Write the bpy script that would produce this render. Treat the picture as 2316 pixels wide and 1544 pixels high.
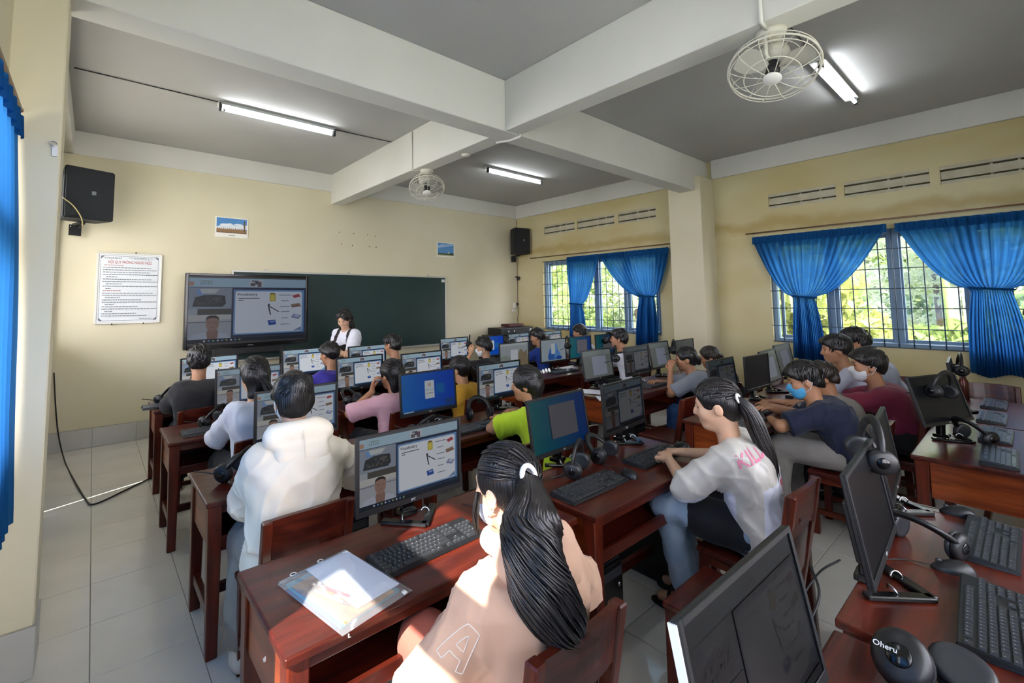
import bpy, bmesh, math, random
import numpy as np
from mathutils import Vector, Matrix, Euler

random.seed(7); np.random.seed(7)
for _o in list(bpy.data.objects): bpy.data.objects.remove(_o)
SC = bpy.context.scene
COL = SC.collection
PI = math.pi

# ------------------------------------------------------------------ camera
EYE = Vector((0.0, 0.0, 1.59))
YAW, PITCH, ROLL, FPX = 0.6858, 0.0739, -0.0100, 1037.67
PPX, PPY = 1061.3, 603.8          # principal point in the 2316 x 1544 frame (the photo is a crop)
def _cam_axes():
    fw = Vector((math.sin(YAW)*math.cos(PITCH), math.cos(YAW)*math.cos(PITCH), math.sin(PITCH)))
    rt = Vector((math.cos(YAW), -math.sin(YAW), 0)); up = rt.cross(fw)
    return (rt*math.cos(ROLL)+up*math.sin(ROLL), -rt*math.sin(ROLL)+up*math.cos(ROLL), fw)
_r, _u, _f = _cam_axes()
cam_d = bpy.data.cameras.new('camera'); cam = bpy.data.objects.new('camera', cam_d); COL.objects.link(cam)
cam.matrix_world = Matrix(((_r.x,_u.x,-_f.x,EYE.x),(_r.y,_u.y,-_f.y,EYE.y),(_r.z,_u.z,-_f.z,EYE.z),(0,0,0,1)))
cam_d.sensor_fit = 'HORIZONTAL'; cam_d.sensor_width = 36.0; cam_d.lens = FPX/2316*36
cam_d.shift_x = (1158-PPX)/2316; cam_d.shift_y = (PPY-772)/2316
cam_d.clip_start = 0.02; cam_d.clip_end = 300
SC.camera = cam

# ------------------------------------------------------------------ sky, sun, exposure
SKY_STRENGTH, SUN_ENERGY, TUBE_EMIT, EXPOSURE = 2.25, 1.5, 6.5, 2.48
world = bpy.data.worlds.new('sky'); SC.world = world; world.use_nodes = True
_n = world.node_tree.nodes; _l = world.node_tree.links
_bg = _n['Background']; _bg.inputs['Strength'].default_value = SKY_STRENGTH
_tc = _n.new('ShaderNodeTexCoord'); _sep = _n.new('ShaderNodeSeparateXYZ'); _cr = _n.new('ShaderNodeValToRGB')
_l.new(_tc.outputs['Generated'], _sep.inputs[0]); _l.new(_sep.outputs['Z'], _cr.inputs[0]); _l.new(_cr.outputs[0], _bg.inputs['Color'])
_cr.color_ramp.elements[0].position = 0.0; _cr.color_ramp.elements[0].color = (1.0, 0.965, 0.99, 1)
_cr.color_ramp.elements[1].position = 0.7; _cr.color_ramp.elements[1].color = (0.78, 0.85, 1.0, 1)
SUN_AZ, SUN_EL = math.radians(21.0), math.radians(42.0)     # the light travels towards +X +Y and down
sun_dir = Vector((math.cos(SUN_AZ)*math.cos(SUN_EL), math.sin(SUN_AZ)*math.cos(SUN_EL), -math.sin(SUN_EL)))
sun_d = bpy.data.lights.new('sun', 'SUN'); sun_d.energy = SUN_ENERGY*3; sun_d.angle = math.radians(0.6); sun_d.color = (1.0, 0.96, 0.88)
sun = bpy.data.objects.new('sun', sun_d); COL.objects.link(sun); sun.location = (-8, -3, 9)
sun.rotation_euler = sun_dir.to_track_quat('-Z', 'Y').to_euler()
SC.view_settings.view_transform = 'Standard'; SC.view_settings.look = 'None'
SC.view_settings.exposure = EXPOSURE; SC.view_settings.gamma = 1.0; SC.view_settings.use_curve_mapping = False
SC.cycles.use_denoising = True; SC.cycles.use_light_tree = False
SC.cycles.max_bounces = 7; SC.cycles.diffuse_bounces = 4; SC.cycles.glossy_bounces = 2
SC.cycles.use_adaptive_sampling = True; SC.cycles.adaptive_threshold = 0.03
SC.cycles.transparent_max_bounces = 16; SC.cycles.transmission_bounces = 3
SC.cycles.sample_clamp_indirect = 6.0

# ------------------------------------------------------------------ helpers: materials
def lin(c):
    if isinstance(c, str):
        c = tuple(int(c[i:i+2], 16)/255 for i in (0, 2, 4))
    return tuple((v/12.92 if v <= 0.04045 else ((v+0.055)/1.055)**2.4) for v in c)
MATS = {}
def mat(name, col, rough=0.6, metal=0.0, spec=0.5, var=None, bump=None, coat=0.0, emit=None, sheen=0.0, stretch=(1,1,1), alpha=None, trans=None):
    """procedural principled material; col is an sRGB hex string"""
    if name in MATS: return MATS[name]
    m = bpy.data.materials.new(name); m.use_nodes = True; MATS[name] = m
    nt = m.node_tree; b = nt.nodes['Principled BSDF']; c = lin(col)
    b.inputs['Base Color'].default_value = (*c, 1); b.inputs['Roughness'].default_value = rough
    b.inputs['Metallic'].default_value = metal; b.inputs['Specular IOR Level'].default_value = spec
    if coat: b.inputs['Coat Weight'].default_value = coat; b.inputs['Coat Roughness'].default_value = 0.12
    if sheen: b.inputs['Sheen Weight'].default_value = sheen
    if emit: b.inputs['Emission Color'].default_value = (*c, 1); b.inputs['Emission Strength'].default_value = emit
    if alpha is not None: b.inputs['Alpha'].default_value = alpha
    if var or bump:
        tc = nt.nodes.new('ShaderNodeTexCoord'); mp = nt.nodes.new('ShaderNodeMapping'); mp.inputs['Scale'].default_value = stretch
        nt.links.new(tc.outputs['Object'], mp.inputs[0])
    if var:
        sc, amt, col2 = var
        no = nt.nodes.new('ShaderNodeTexNoise'); no.inputs['Scale'].default_value = sc; no.inputs['Detail'].default_value = 2
        nt.links.new(mp.outputs[0], no.inputs['Vector'])
        rp = nt.nodes.new('ShaderNodeMapRange'); rp.inputs['From Min'].default_value = 0.35; rp.inputs['From Max'].default_value = 0.7; rp.inputs['To Max'].default_value = amt
        nt.links.new(no.outputs[0], rp.inputs[0])
        mx = nt.nodes.new('ShaderNodeMix'); mx.data_type = 'RGBA'; mx.inputs[6].default_value = (*c, 1); mx.inputs[7].default_value = (*lin(col2), 1)
        nt.links.new(rp.outputs[0], mx.inputs[0]); nt.links.new(mx.outputs[2], b.inputs['Base Color'])
    if bump and bump[1] > 0.14:
        sc, st = bump
        n2 = nt.nodes.new('ShaderNodeTexNoise'); n2.inputs['Scale'].default_value = sc; n2.inputs['Detail'].default_value = 1
        nt.links.new(mp.outputs[0], n2.inputs['Vector'])
        bp = nt.nodes.new('ShaderNodeBump'); bp.inputs['Strength'].default_value = st; bp.inputs['Distance'].default_value = 0.01
        nt.links.new(n2.outputs[0], bp.inputs['Height']); nt.links.new(bp.outputs[0], b.inputs['Normal'])
    return m

def wood(name, dark, light, rough=0.33, coat=0.24, axis=0):
    if name in MATS: return MATS[name]
    m = mat(name, dark, rough=rough, coat=coat, spec=0.35)
    nt = m.node_tree; b = nt.nodes['Principled BSDF']
    tc = nt.nodes.new('ShaderNodeTexCoord'); mp = nt.nodes.new('ShaderNodeMapping')
    s = [14, 14, 14]; s[axis] = 1.3; mp.inputs['Scale'].default_value = s
    nt.links.new(tc.outputs['Object'], mp.inputs[0])
    no = nt.nodes.new('ShaderNodeTexNoise'); no.inputs['Scale'].default_value = 2.2; no.inputs['Detail'].default_value = 3; no.inputs['Distortion'].default_value = 0.6
    nt.links.new(mp.outputs[0], no.inputs['Vector'])
    cr = nt.nodes.new('ShaderNodeValToRGB'); cr.color_ramp.elements[0].position = 0.32; cr.color_ramp.elements[1].position = 0.72
    cr.color_ramp.elements[0].color = (*lin(dark), 1); cr.color_ramp.elements[1].color = (*lin(light), 1)
    nt.links.new(no.outputs[0], cr.inputs[0]); nt.links.new(cr.outputs[0], b.inputs['Base Color'])
    return m

def glass_mat():
    m = bpy.data.materials.new('window_glass'); m.use_nodes = True; nt = m.node_tree; nt.nodes.clear()
    out = nt.nodes.new('ShaderNodeOutputMaterial'); mx = nt.nodes.new('ShaderNodeMixShader')
    tr = nt.nodes.new('ShaderNodeBsdfTransparent'); tr.inputs[0].default_value = (0.96, 0.955, 0.965, 1)
    gl = nt.nodes.new('ShaderNodeBsdfGlossy'); gl.inputs['Roughness'].default_value = 0.02
    df = nt.nodes.new('ShaderNodeBsdfDiffuse'); df.inputs[0].default_value = (0.8, 0.85, 0.82, 1)
    m2 = nt.nodes.new('ShaderNodeMixShader'); m2.inputs[0].default_value = 0.35
    nt.links.new(gl.outputs[0], m2.inputs[1]); nt.links.new(df.outputs[0], m2.inputs[2])
    mx.inputs[0].default_value = 0.08
    nt.links.new(tr.outputs[0], mx.inputs[1]); nt.links.new(m2.outputs[0], mx.inputs[2]); nt.links.new(mx.outputs[0], out.inputs[0])
    return m

def cloth_trans(name, col, col2, transp=0.12, transl=0.55):
    """thin curtain cloth: part diffuse, part translucent, a little see-through"""
    m = bpy.data.materials.new(name); m.use_nodes = True; nt = m.node_tree; nt.nodes.clear()
    out = nt.nodes.new('ShaderNodeOutputMaterial')
    d = nt.nodes.new('ShaderNodeBsdfDiffuse'); d.inputs[0].default_value = (*lin(col), 1)
    t = nt.nodes.new('ShaderNodeBsdfTranslucent'); t.inputs[0].default_value = (*lin(col2), 1)
    tr = nt.nodes.new('ShaderNodeBsdfTransparent'); tr.inputs[0].default_value = (*lin('86bce8'), 1)
    a = nt.nodes.new('ShaderNodeMixShader'); a.inputs[0].default_value = transl
    nt.links.new(d.outputs[0], a.inputs[1]); nt.links.new(t.outputs[0], a.inputs[2])
    b = nt.nodes.new('ShaderNodeMixShader'); b.inputs[0].default_value = transp
    nt.links.new(a.outputs[0], b.inputs[1]); nt.links.new(tr.outputs[0], b.inputs[2]); nt.links.new(b.outputs[0], out.inputs[0])
    return m

def screen_mat():
    """a lit display: colours from the mesh, brightness from the object colour"""
    if 'display' in MATS: return MATS['display']
    m = mat('display', '050506', rough=0.38, spec=0.22); nt = m.node_tree; b = nt.nodes['Principled BSDF']
    at = nt.nodes.new('ShaderNodeAttribute'); at.attribute_name = 'pix'
    oi = nt.nodes.new('ShaderNodeObjectInfo')
    mx = nt.nodes.new('ShaderNodeMix'); mx.data_type = 'RGBA'; mx.blend_type = 'MULTIPLY'; mx.inputs[0].default_value = 1
    nt.links.new(at.outputs['Color'], mx.inputs[6]); nt.links.new(oi.outputs['Color'], mx.inputs[7])
    nt.links.new(mx.outputs[2], b.inputs['Emission Color']); b.inputs['Emission Strength'].default_value = 1.0
    m.cycles.emission_sampling = 'NONE'
    return m

def print_mat():
    """flat print on paper: colours from the mesh"""
    if 'print' in MATS: return MATS['print']
    m = mat('print', 'ffffff', rough=0.55); nt = m.node_tree; b = nt.nodes['Principled BSDF']
    at = nt.nodes.new('ShaderNodeAttribute'); at.attribute_name = 'pix'
    nt.links.new(at.outputs['Color'], b.inputs['Base Color'])
    return m

# ------------------------------------------------------------------ helpers: objects
def tag(o, label=None, cat=None, group=None, kind=None):
    if label: o['label'] = label
    if cat: o['category'] = cat
    if group: o['group'] = group
    if kind: o['kind'] = kind
    return o
def thing(name, label, cat, loc=(0,0,0), rz=0.0, group=None):
    o = bpy.data.objects.new(name, None); COL.objects.link(o); o.empty_display_size = 0.05
    o.location = loc; o.rotation_euler = (0, 0, rz)
    return tag(o, label, cat, group)
def link(name, me, m=None, parent=None, loc=(0,0,0), rot=(0,0,0), scale=None):
    o = bpy.data.objects.new(name, me); COL.objects.link(o)
    if m is not None and len(me.materials) == 0: me.materials.append(m)
    o.location = loc; o.rotation_euler = rot
    if scale: o.scale = scale
    if parent: o.parent = parent
    return o
CH = {}
def copy_tree(root, loc=None, rz=None, label=None):
    c = root.copy(); COL.objects.link(c)
    if loc is not None: c.location = loc
    if rz is not None: c.rotation_euler = (0, 0, rz)
    if label: c['label'] = label
    for ch in list(root.children):
        d = ch.copy(); COL.objects.link(d); d.parent = c
        for g in list(ch.children):
            e = g.copy(); COL.objects.link(e); e.parent = d
    return c
def smooth(me, on=True):
    me.polygons.foreach_set('use_smooth', [on]*len(me.polygons))
def mesh_np(name, V, F, sm=True):
    me = bpy.data.meshes.new(name)
    V = np.asarray(V, np.float32); F = np.asarray(F, np.int32); n = F.shape[1]
    me.vertices.add(len(V)); me.vertices.foreach_set('co', V.ravel())
    me.loops.add(F.size); me.loops.foreach_set('vertex_index', F.ravel())
    me.polygons.add(len(F)); me.polygons.foreach_set('loop_start', np.arange(len(F), dtype=np.int32)*n)
    me.polygons.foreach_set('use_smooth', np.full(len(F), sm, bool))
    me.update(calc_edges=True); me.validate(); return me
_boxes = {}
def box_mesh(size, bev, mt, seg=2):
    k = (tuple(round(s, 4) for s in size), bev, mt.name if mt else '', seg)
    if k in _boxes: return _boxes[k]
    bm = bmesh.new(); bmesh.ops.create_cube(bm, size=1.0)
    for v in bm.verts: v.co = Vector((v.co.x*size[0], v.co.y*size[1], v.co.z*size[2]))
    if bev: bmesh.ops.bevel(bm, geom=bm.edges[:]+bm.verts[:], offset=min(bev, min(size)*0.45), segments=seg, affect='EDGES', profile=0.6)
    me = bpy.data.meshes.new('box'); bm.to_mesh(me); bm.free()
    if mt: me.materials.append(mt)
    if bev and seg > 1: smooth(me, False)
    _boxes[k] = me; return me
def box(name, size, loc, mt, parent=None, rot=(0,0,0), bev=0.004, seg=2):
    return link(name, box_mesh(size, bev, mt, seg), None, parent, loc, rot)
def box2(name, a, b, mt, parent=None, bev=0.004, seg=1):
    """box from corner a to corner b"""
    return box(name, [abs(b[i]-a[i]) for i in range(3)], [(a[i]+b[i])/2 for i in range(3)], mt, parent, bev=bev, seg=seg)
def boxes_mesh(name, items, mt, bev=0.0):
    """several boxes that belong to ONE part, (size, loc, rot)"""
    bm = bmesh.new()
    for size, loc, rot in items:
        r = bmesh.ops.create_cube(bm, size=1.0)
        M = Matrix.Translation(loc) @ Euler(rot).to_matrix().to_4x4() @ Matrix.Diagonal((*size, 1))
        bmesh.ops.transform(bm, matrix=M, verts=r['verts'])
    if bev: bmesh.ops.bevel(bm, geom=bm.edges[:], offset=bev, segments=1, affect='EDGES')
    me = bpy.data.meshes.new(name); bm.to_mesh(me); bm.free()
    if mt: me.materials.append(mt)
    return me
def tube_mesh(name, pts, r, mt, n=8, closed=False, flat=None):
    P = [Vector(p) for p in pts]; N = len(P)
    R = r if isinstance(r, (list, tuple)) else [r]*N
    V = []; F = []
    prev = None
    for i in range(N):
        if closed: t = P[(i+1) % N]-P[i-1]
        else: t = P[min(i+1, N-1)]-P[max(i-1, 0)]
        t.normalize()
        if prev is None:
            a = Vector((0, 0, 1)) if abs(t.z) < 0.9 else Vector((1, 0, 0))
            u = t.cross(a).normalized()
        else: u = (prev - t*prev.dot(t)).normalized()
        prev = u; w = t.cross(u)
        for k in range(n):
            a = 2*PI*k/n
            V.append(P[i] + u*math.cos(a)*R[i] + w*math.sin(a)*R[i]*(flat or 1))
    for i in range(N if closed else N-1):
        j = (i+1) % N
        for k in range(n):
            F.append((i*n+k, i*n+(k+1) % n, j*n+(k+1) % n, j*n+k))
    if not closed:
        c0 = len(V); V.append(P[0]); V.append(P[-1])
        tri = [(c0, (k+1) % n, k) for k in range(n)] + [(c0+1, (N-1)*n+k, (N-1)*n+(k+1) % n) for k in range(n)]
    else: tri = []
    me = bpy.data.meshes.new(name); me.from_pydata([tuple(v) for v in V], [], F+tri)
    smooth(me)
    if mt: me.materials.append(mt)
    return me
def tube(name, pts, r, mt, parent=None, n=8, closed=False, loc=(0,0,0), rot=(0,0,0), flat=None):
    return link(name, tube_mesh(name, pts, r, mt, n, closed, flat), None, parent, loc, rot)
def spline(pts, n=24):
    """Catmull-Rom through the points"""
    P = [np.array(p, float) for p in pts]; P = [2*P[0]-P[1]]+P+[2*P[-1]-P[-2]]
    out = []; m = len(P)-3
    for s in range(m):
        a, b, c, d = P[s:s+4]; k = max(2, n//m)
        for i in range(k):
            t = i/k; out.append(0.5*((2*b)+(-a+c)*t+(2*a-5*b+4*c-d)*t*t+(-a+3*b-3*c+d)*t**3))
    out.append(P[-2]); return [tuple(p) for p in out]
def lathe_mesh(name, prof, mt, n=24, sx=1, sy=1):
    V = []; F = []
    for (r, z) in prof:
        for k in range(n):
            a = 2*PI*k/n; V.append((r*math.cos(a)*sx, r*math.sin(a)*sy, z))
    for i in range(len(prof)-1):
        for k in range(n):
            F.append((i*n+k, i*n+(k+1) % n, (i+1)*n+(k+1) % n, (i+1)*n+k))
    F.append(tuple(range(n-1, -1, -1))); F.append(tuple((len(prof)-1)*n+k for k in range(n)))
    me = bpy.data.meshes.new(name); me.from_pydata(V, [], F); smooth(me)
    if mt: me.materials.append(mt)
    return me
def text_verts(s, size, bold=False):
    cu = bpy.data.curves.new('txt', 'FONT'); cu.body = s; cu.size = size; cu.align_x = 'CENTER'; cu.align_y = 'CENTER'
    cu.resolution_u = 3
    if bold: cu.offset = size*0.012
    ob = bpy.data.objects.new('txt', cu); COL.objects.link(ob)
    dg = bpy.context.evaluated_depsgraph_get(); me = bpy.data.meshes.new_from_object(ob.evaluated_get(dg))
    bpy.data.objects.remove(ob); bpy.data.curves.remove(cu)
    return me
def text(name, s, size, mt, parent, loc, rot, bold=False):
    me = text_verts(s, size, bold); me.materials.clear(); me.materials.append(mt)
    return link(name, me, None, parent, loc, rot)
class Flat:
    """flat print built from coloured polygons in a plane (x right, y up), each layer a hair in front of the last"""
    def __init__(s): s.V = []; s.F = []; s.C = []; s.k = 0
    def poly(s, pts, col, step=1):
        s.k += step; b = len(s.V); z = s.k*0.00003
        s.V += [(p[0], p[1], z) for p in pts]; s.F.append(tuple(range(b, b+len(pts)))); s.C.append(lin(col))
    def rect(s, x0, y0, x1, y1, col): s.poly([(x0,y0),(x1,y0),(x1,y1),(x0,y1)], col)
    def ell(s, cx, cy, rx, ry, col, n=18): s.poly([(cx+rx*math.cos(2*PI*i/n), cy+ry*math.sin(2*PI*i/n)) for i in range(n)], col)
    def rot_rect(s, cx, cy, w, h, a, col):
        c, q = math.cos(a), math.sin(a)
        s.poly([(cx+c*x-q*y, cy+q*x+c*y) for x, y in ((-w/2,-h/2),(w/2,-h/2),(w/2,h/2),(-w/2,h/2))], col)
    def rrect(s, x0, y0, x1, y1, r, col, asp=1.0):
        pts = []
        for cx, cy, a0 in ((x1-r,y1-r*asp,0),(x0+r,y1-r*asp,90),(x0+r,y0+r*asp,180),(x1-r,y0+r*asp,270)):
            for i in range(5):
                a = math.radians(a0+i*22.5); pts.append((cx+r*math.cos(a), cy+r*asp*math.sin(a)))
        s.poly(pts, col)
    def txt(s, body, size, cx, cy, col, bold=True, sx=1.0):
        me = text_verts(body, size, bold); s.k += 1; b = len(s.V); z = s.k*0.00003
        s.V += [(v.co.x*sx+cx, v.co.y+cy, z) for v in me.vertices]
        for p in me.polygons: s.F.append(tuple(b+i for i in p.vertices)); s.C.append(lin(col))
        bpy.data.meshes.remove(me)
    def mesh(s, name, mt, W=1.0, H=1.0):
        me = bpy.data.meshes.new(name)
        me.from_pydata([((x-0.5)*W, (y-0.5)*H, z) for x, y, z in s.V], [], s.F)
        at = me.attributes.new('pix', 'FLOAT_COLOR', 'CORNER'); arr = []
        for f, c in zip(s.F, s.C): arr += [*c, 1.0]*len(f)
        at.data.foreach_set('color', arr); me.materials.append(mt); return me
# ------------------------------------------------------------------ materials of the room
m_wall = mat('cream_paint', 'ddd5b9', rough=0.8, var=(1.3, 0.5, 'd2c8a6'), bump=(40, 0.06))
m_wall_r = mat('cream_paint_stained', 'd3c9a0', rough=0.8, var=(1.1, 0.8, 'bfab6c'), bump=(40, 0.06), stretch=(1, 0.6, 1.6))
def stain_band(m, z0, w, col):
    nt = m.node_tree; b = nt.nodes['Principled BSDF']; src = b.inputs['Base Color'].links[0].from_socket
    tc = nt.nodes.new('ShaderNodeTexCoord'); sp_ = nt.nodes.new('ShaderNodeSeparateXYZ'); nt.links.new(tc.outputs['Object'], sp_.inputs[0])
    no = nt.nodes.new('ShaderNodeTexNoise'); no.inputs['Scale'].default_value = 2.6; no.inputs['Detail'].default_value = 3; nt.links.new(tc.outputs['Object'], no.inputs['Vector'])
    a = nt.nodes.new('ShaderNodeMath'); a.operation = 'MULTIPLY_ADD'; a.inputs[1].default_value = 0.30; nt.links.new(no.outputs[0], a.inputs[0]); nt.links.new(sp_.outputs['Z'], a.inputs[2])
    s1 = nt.nodes.new('ShaderNodeMath'); s1.operation = 'SUBTRACT'; s1.inputs[1].default_value = z0+0.15; nt.links.new(a.outputs[0], s1.inputs[0])
    ab = nt.nodes.new('ShaderNodeMath'); ab.operation = 'ABSOLUTE'; nt.links.new(s1.outputs[0], ab.inputs[0])
    mr = nt.nodes.new('ShaderNodeMapRange'); mr.inputs['From Min'].default_value = w*0.2; mr.inputs['From Max'].default_value = w; mr.inputs['To Min'].default_value = 0.5; mr.inputs['To Max'].default_value = 0.0; nt.links.new(ab.outputs[0], mr.inputs[0])
    mx = nt.nodes.new('ShaderNodeMix'); mx.data_type = 'RGBA'; mx.inputs[7].default_value = (*lin(col), 1); nt.links.new(mr.outputs[0], mx.inputs[0]); nt.links.new(src, mx.inputs[6]); nt.links.new(mx.outputs[2], b.inputs['Base Color'])
stain_band(m_wall_r, 2.56, 0.11, 'a58a3c')
m_white = mat('white_paint', 'dedcd4', rough=0.8, var=(2.0, 0.4, 'd0cec6'), bump=(50, 0.05))
m_ceil = mat('ceiling_paint', 'b9b8b6', rough=0.85, var=(1.2, 0.5, 'aeadab'), bump=(60, 0.04))
m_tile = mat('floor_tile', 'dedcd6', rough=0.16, var=(3.0, 0.6, 'd2d0ca'), spec=0.5)
m_grout = mat('grout', '8d8b85', rough=0.9)
m_base = mat('baseboard_tile', 'c2c1bc', rough=0.25, var=(4.0, 0.5, 'b4b3ae'))
m_steel = mat('window_steel_blue', '6f8ba3', rough=0.45, var=(5, 0.4, '5d7890'))
m_grille = mat('grille_steel', '3f5363', rough=0.5)
m_glass = glass_mat()
m_black = mat('black_plastic', '17181a', rough=0.42, bump=(300, 0.03))
m_blackg = mat('black_gloss', '0d0e10', rough=0.18)
m_dark = mat('dark_grey_plastic', '2b2d30', rough=0.4)
m_silver = mat('silver_metal', 'b9bcc0', rough=0.25, metal=1.0)
m_alu = mat('aluminium', 'c9c8c0', rough=0.4, metal=0.6)
m_whitep = mat('white_plastic', 'e6e4dd', rough=0.4)
m_wood = wood('varnished_wood', '35100a', '5e2112')
m_wood_y = wood('varnished_wood_across', '3b130b', '6d2a14', axis=1)
m_wood_z = wood('varnished_wood_upright', '3b130b', '682614', axis=2)
m_wood_s = wood('varnished_side_board', '6b2a12', '9a4a20', axis=1, rough=0.3)

# ------------------------------------------------------------------ room shell
XL, XR, YB, YF, ZC = -0.33, 6.85, -0.95, 6.78, 3.57
def struct(o): o['kind'] = 'structure'; return o
# floor: grout bed + tiles (each tile in view an object)
fl = struct(box2('floor', (XL-0.6, YB-0.3, -0.12), (XR+0.3, YF+0.3, -0.004), m_grout, bev=0))
tile_me = box_mesh((0.397, 0.427, 0.012), 0.002, m_tile, 1)
def to_px(p):
    d = Vector(p)-EYE; w = d.dot(_f)
    if w < 0.05: return None
    return PPX+FPX*d.dot(_r)/w, PPY-FPX*d.dot(_u)/w
rest = []; tiles = []
for i in range(-2, 19):
    for j in range(-10, 11):
        x = 0.05+0.4*i+0.2; y = 3.07+0.43*j+0.215
        if y-0.21 > YF or x-0.2 > XR or y+0.21 < YB: continue
        q = to_px((x, y, 0))
        ok = q is not None and -150 < q[0] < 2450 and q[1] < 1700
        (tiles if ok else rest).append((x, y))
tiles.sort(key=lambda t: t[0]**2+t[1]**2); rest += tiles[298:]; tiles = tiles[:298]
for x, y in tiles: link('floor_tile', tile_me, None, fl, (x-fl.location.x, y-fl.location.y, -0.006-fl.location.z))
if rest:
    me = boxes_mesh('floor_tiles_far', [((0.397, 0.427, 0.012), (x-fl.location.x, y-fl.location.y, -0.006-fl.location.z), (0,0,0)) for x, y in rest], m_tile)
    o = link('floor_tiles_far', me, None, fl); o['kind'] = 'stuff'
struct(box2('ceiling', (XL-0.6, YB-0.3, ZC), (XR+0.3, YF+0.3, ZC+0.18), m_ceil, bev=0))
struct(box2('wall_front', (XL-0.6, YF, -0.1), (XR+0.3, YF+0.2, ZC), m_wall, bev=0))
WIN_FILL = [(0.05, 3.35, 0.85, 2.85)]  # unseen back window, added and sized for frontal fill light
_it = []
_xs = [XL-0.6, 0.05, 3.35, XR+0.3]
for _k, (_a, _b) in enumerate(zip(_xs, _xs[1:])):
    for _c, _d in (((-0.1, 0.85), (2.85, ZC)) if _k == 1 else ((-0.1, ZC),)): _it.append(((_b-_a, 0.2, _d-_c), ((_a+_b)/2, YB-0.1, (_c+_d)/2), (0,0,0)))
struct(link('wall_back', boxes_mesh('wall_back', _it, m_wall)))
def wall_with_holes(name, x0, x1, holes, m):
    """wall along Y between x0 and x1 with rectangular holes (ya, yb, za, zb), one mesh"""
    ys = sorted({YB-0.2, YF+0.2}|{h[0] for h in holes}|{h[1] for h in holes}); zs = sorted({-0.1, ZC}|{h[2] for h in holes}|{h[3] for h in holes})
    it = []
    for a, b in zip(ys, ys[1:]):
        col = []
        for c, d in zip(zs, zs[1:]):
            if any(h[0] <= a and b <= h[1] and h[2] <= c and d <= h[3] for h in holes): continue
            if col and abs(col[-1][1]-c) < 1e-6: col[-1][1] = d
            else: col.append([c, d])
        for c, d in col: it.append(((abs(x1-x0), b-a, d-c), ((x0+x1)/2, (a+b)/2, (c+d)/2), (0,0,0)))
    return struct(link(name, boxes_mesh(name, it, m)))
WIN_R = [(3.67, 6.07, 1.03, 2.35), (-0.25, 2.15, 1.03, 2.35)]
VENTS = [(5.28, 6.02), (4.44, 5.22), (3.69, 4.36), (1.41, 2.12), (0.61, 1.33), (-0.20, 0.53)]
VZ0, VZ1 = 2.87, 3.07
def vz(y): return (2.86, 3.06) if y > 3 else (2.76, 2.95)
wr = wall_with_holes('wall_right', XR, XR+0.2, WIN_R+[(a, b, *vz(a)) for a, b in VENTS], m_wall_r)
WIN_L = [(3.12, 4.18, 1.12, 3.05), (5.54, 6.70, 1.12, 3.05), (-0.85, 2.77, 0.95, 2.45)]
wl = wall_with_holes("wall_left", XL-0.2, XL, WIN_L+[(4.24, 5.48, 0.0, 3.05)], m_wall)
# roof slab and eaves keep the sky off the walls like the storey above does
struct(box2('trim_1', (XL-1.6, YB-0.6, ZC+0.18), (XR+0.9, YF+0.6, ZC+0.36), m_white, bev=0))
# beams
struct(box2('trim_2', (XL-0.05, 2.88, 3.10), (XR, 3.10, ZC), m_white, bev=0.006))                  # main beam across
struct(box2('trim_3', (2.79, YB, 3.105), (2.98, 2.88, ZC), m_white, bev=0.006))                     # rib, near bay
struct(box2('trim_4', (2.79, 3.10, 3.105), (2.98, YF, ZC), m_white, bev=0.006))                     # rib, far bay
struct(box2('trim_5', (XL, YF-0.025, 3.30), (XR, YF+0.02, ZC), m_white, bev=0.004))                 # front edge beam
struct(box2('trim_6', (XR-0.04, YB, 3.30), (XR+0.02, 2.81, ZC), m_white, bev=0.004))
struct(box2('trim_7', (XR-0.04, 3.27, 3.30), (XR+0.02, YF, ZC), m_white, bev=0.004))
struct(box2('trim_8', (XL-0.02, 3.05, 3.30), (-0.235, YF, ZC), m_white, bev=0.004))
# columns
struct(box2('trim_9', (6.44, 2.81, 0), (XR+0.02, 3.27, 3.30), m_wall, bev=0.006))
struct(box2('trim_10', (-0.62, 2.82, 0.21), (-0.144, 3.05, ZC), m_wall, bev=0.006))
pb = struct(box2('baseboard_left', (-0.64, 2.808, 0), (-0.137, 3.06, 0.21), m_base, bev=0.003))
# baseboard on the front wall, tile by tile
bb = struct(box2('baseboard_front', (XL, YF-0.008, 0), (XR, YF+0.01, 0.213), m_grout, bev=0))
bt = box_mesh((0.397, 0.008, 0.209), 0.0015, m_base, 1)
for i in range(-1, 18):
    x = 0.05+0.4*i+0.2
    if XL+0.1 < x < XR: link('skirting_tile', bt, None, bb, (x-bb.location.x, -0.011, 0))
bbr = struct(box2('baseboard_right', (XR-0.012, YB, 0), (XR+0.01, 2.81, 0.213), m_base, bev=0.002))
struct(box2('trim_11', (XR-0.012, 3.27, 0), (XR+0.01, YF-0.02, 0.213), m_base, bev=0.002))

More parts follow.
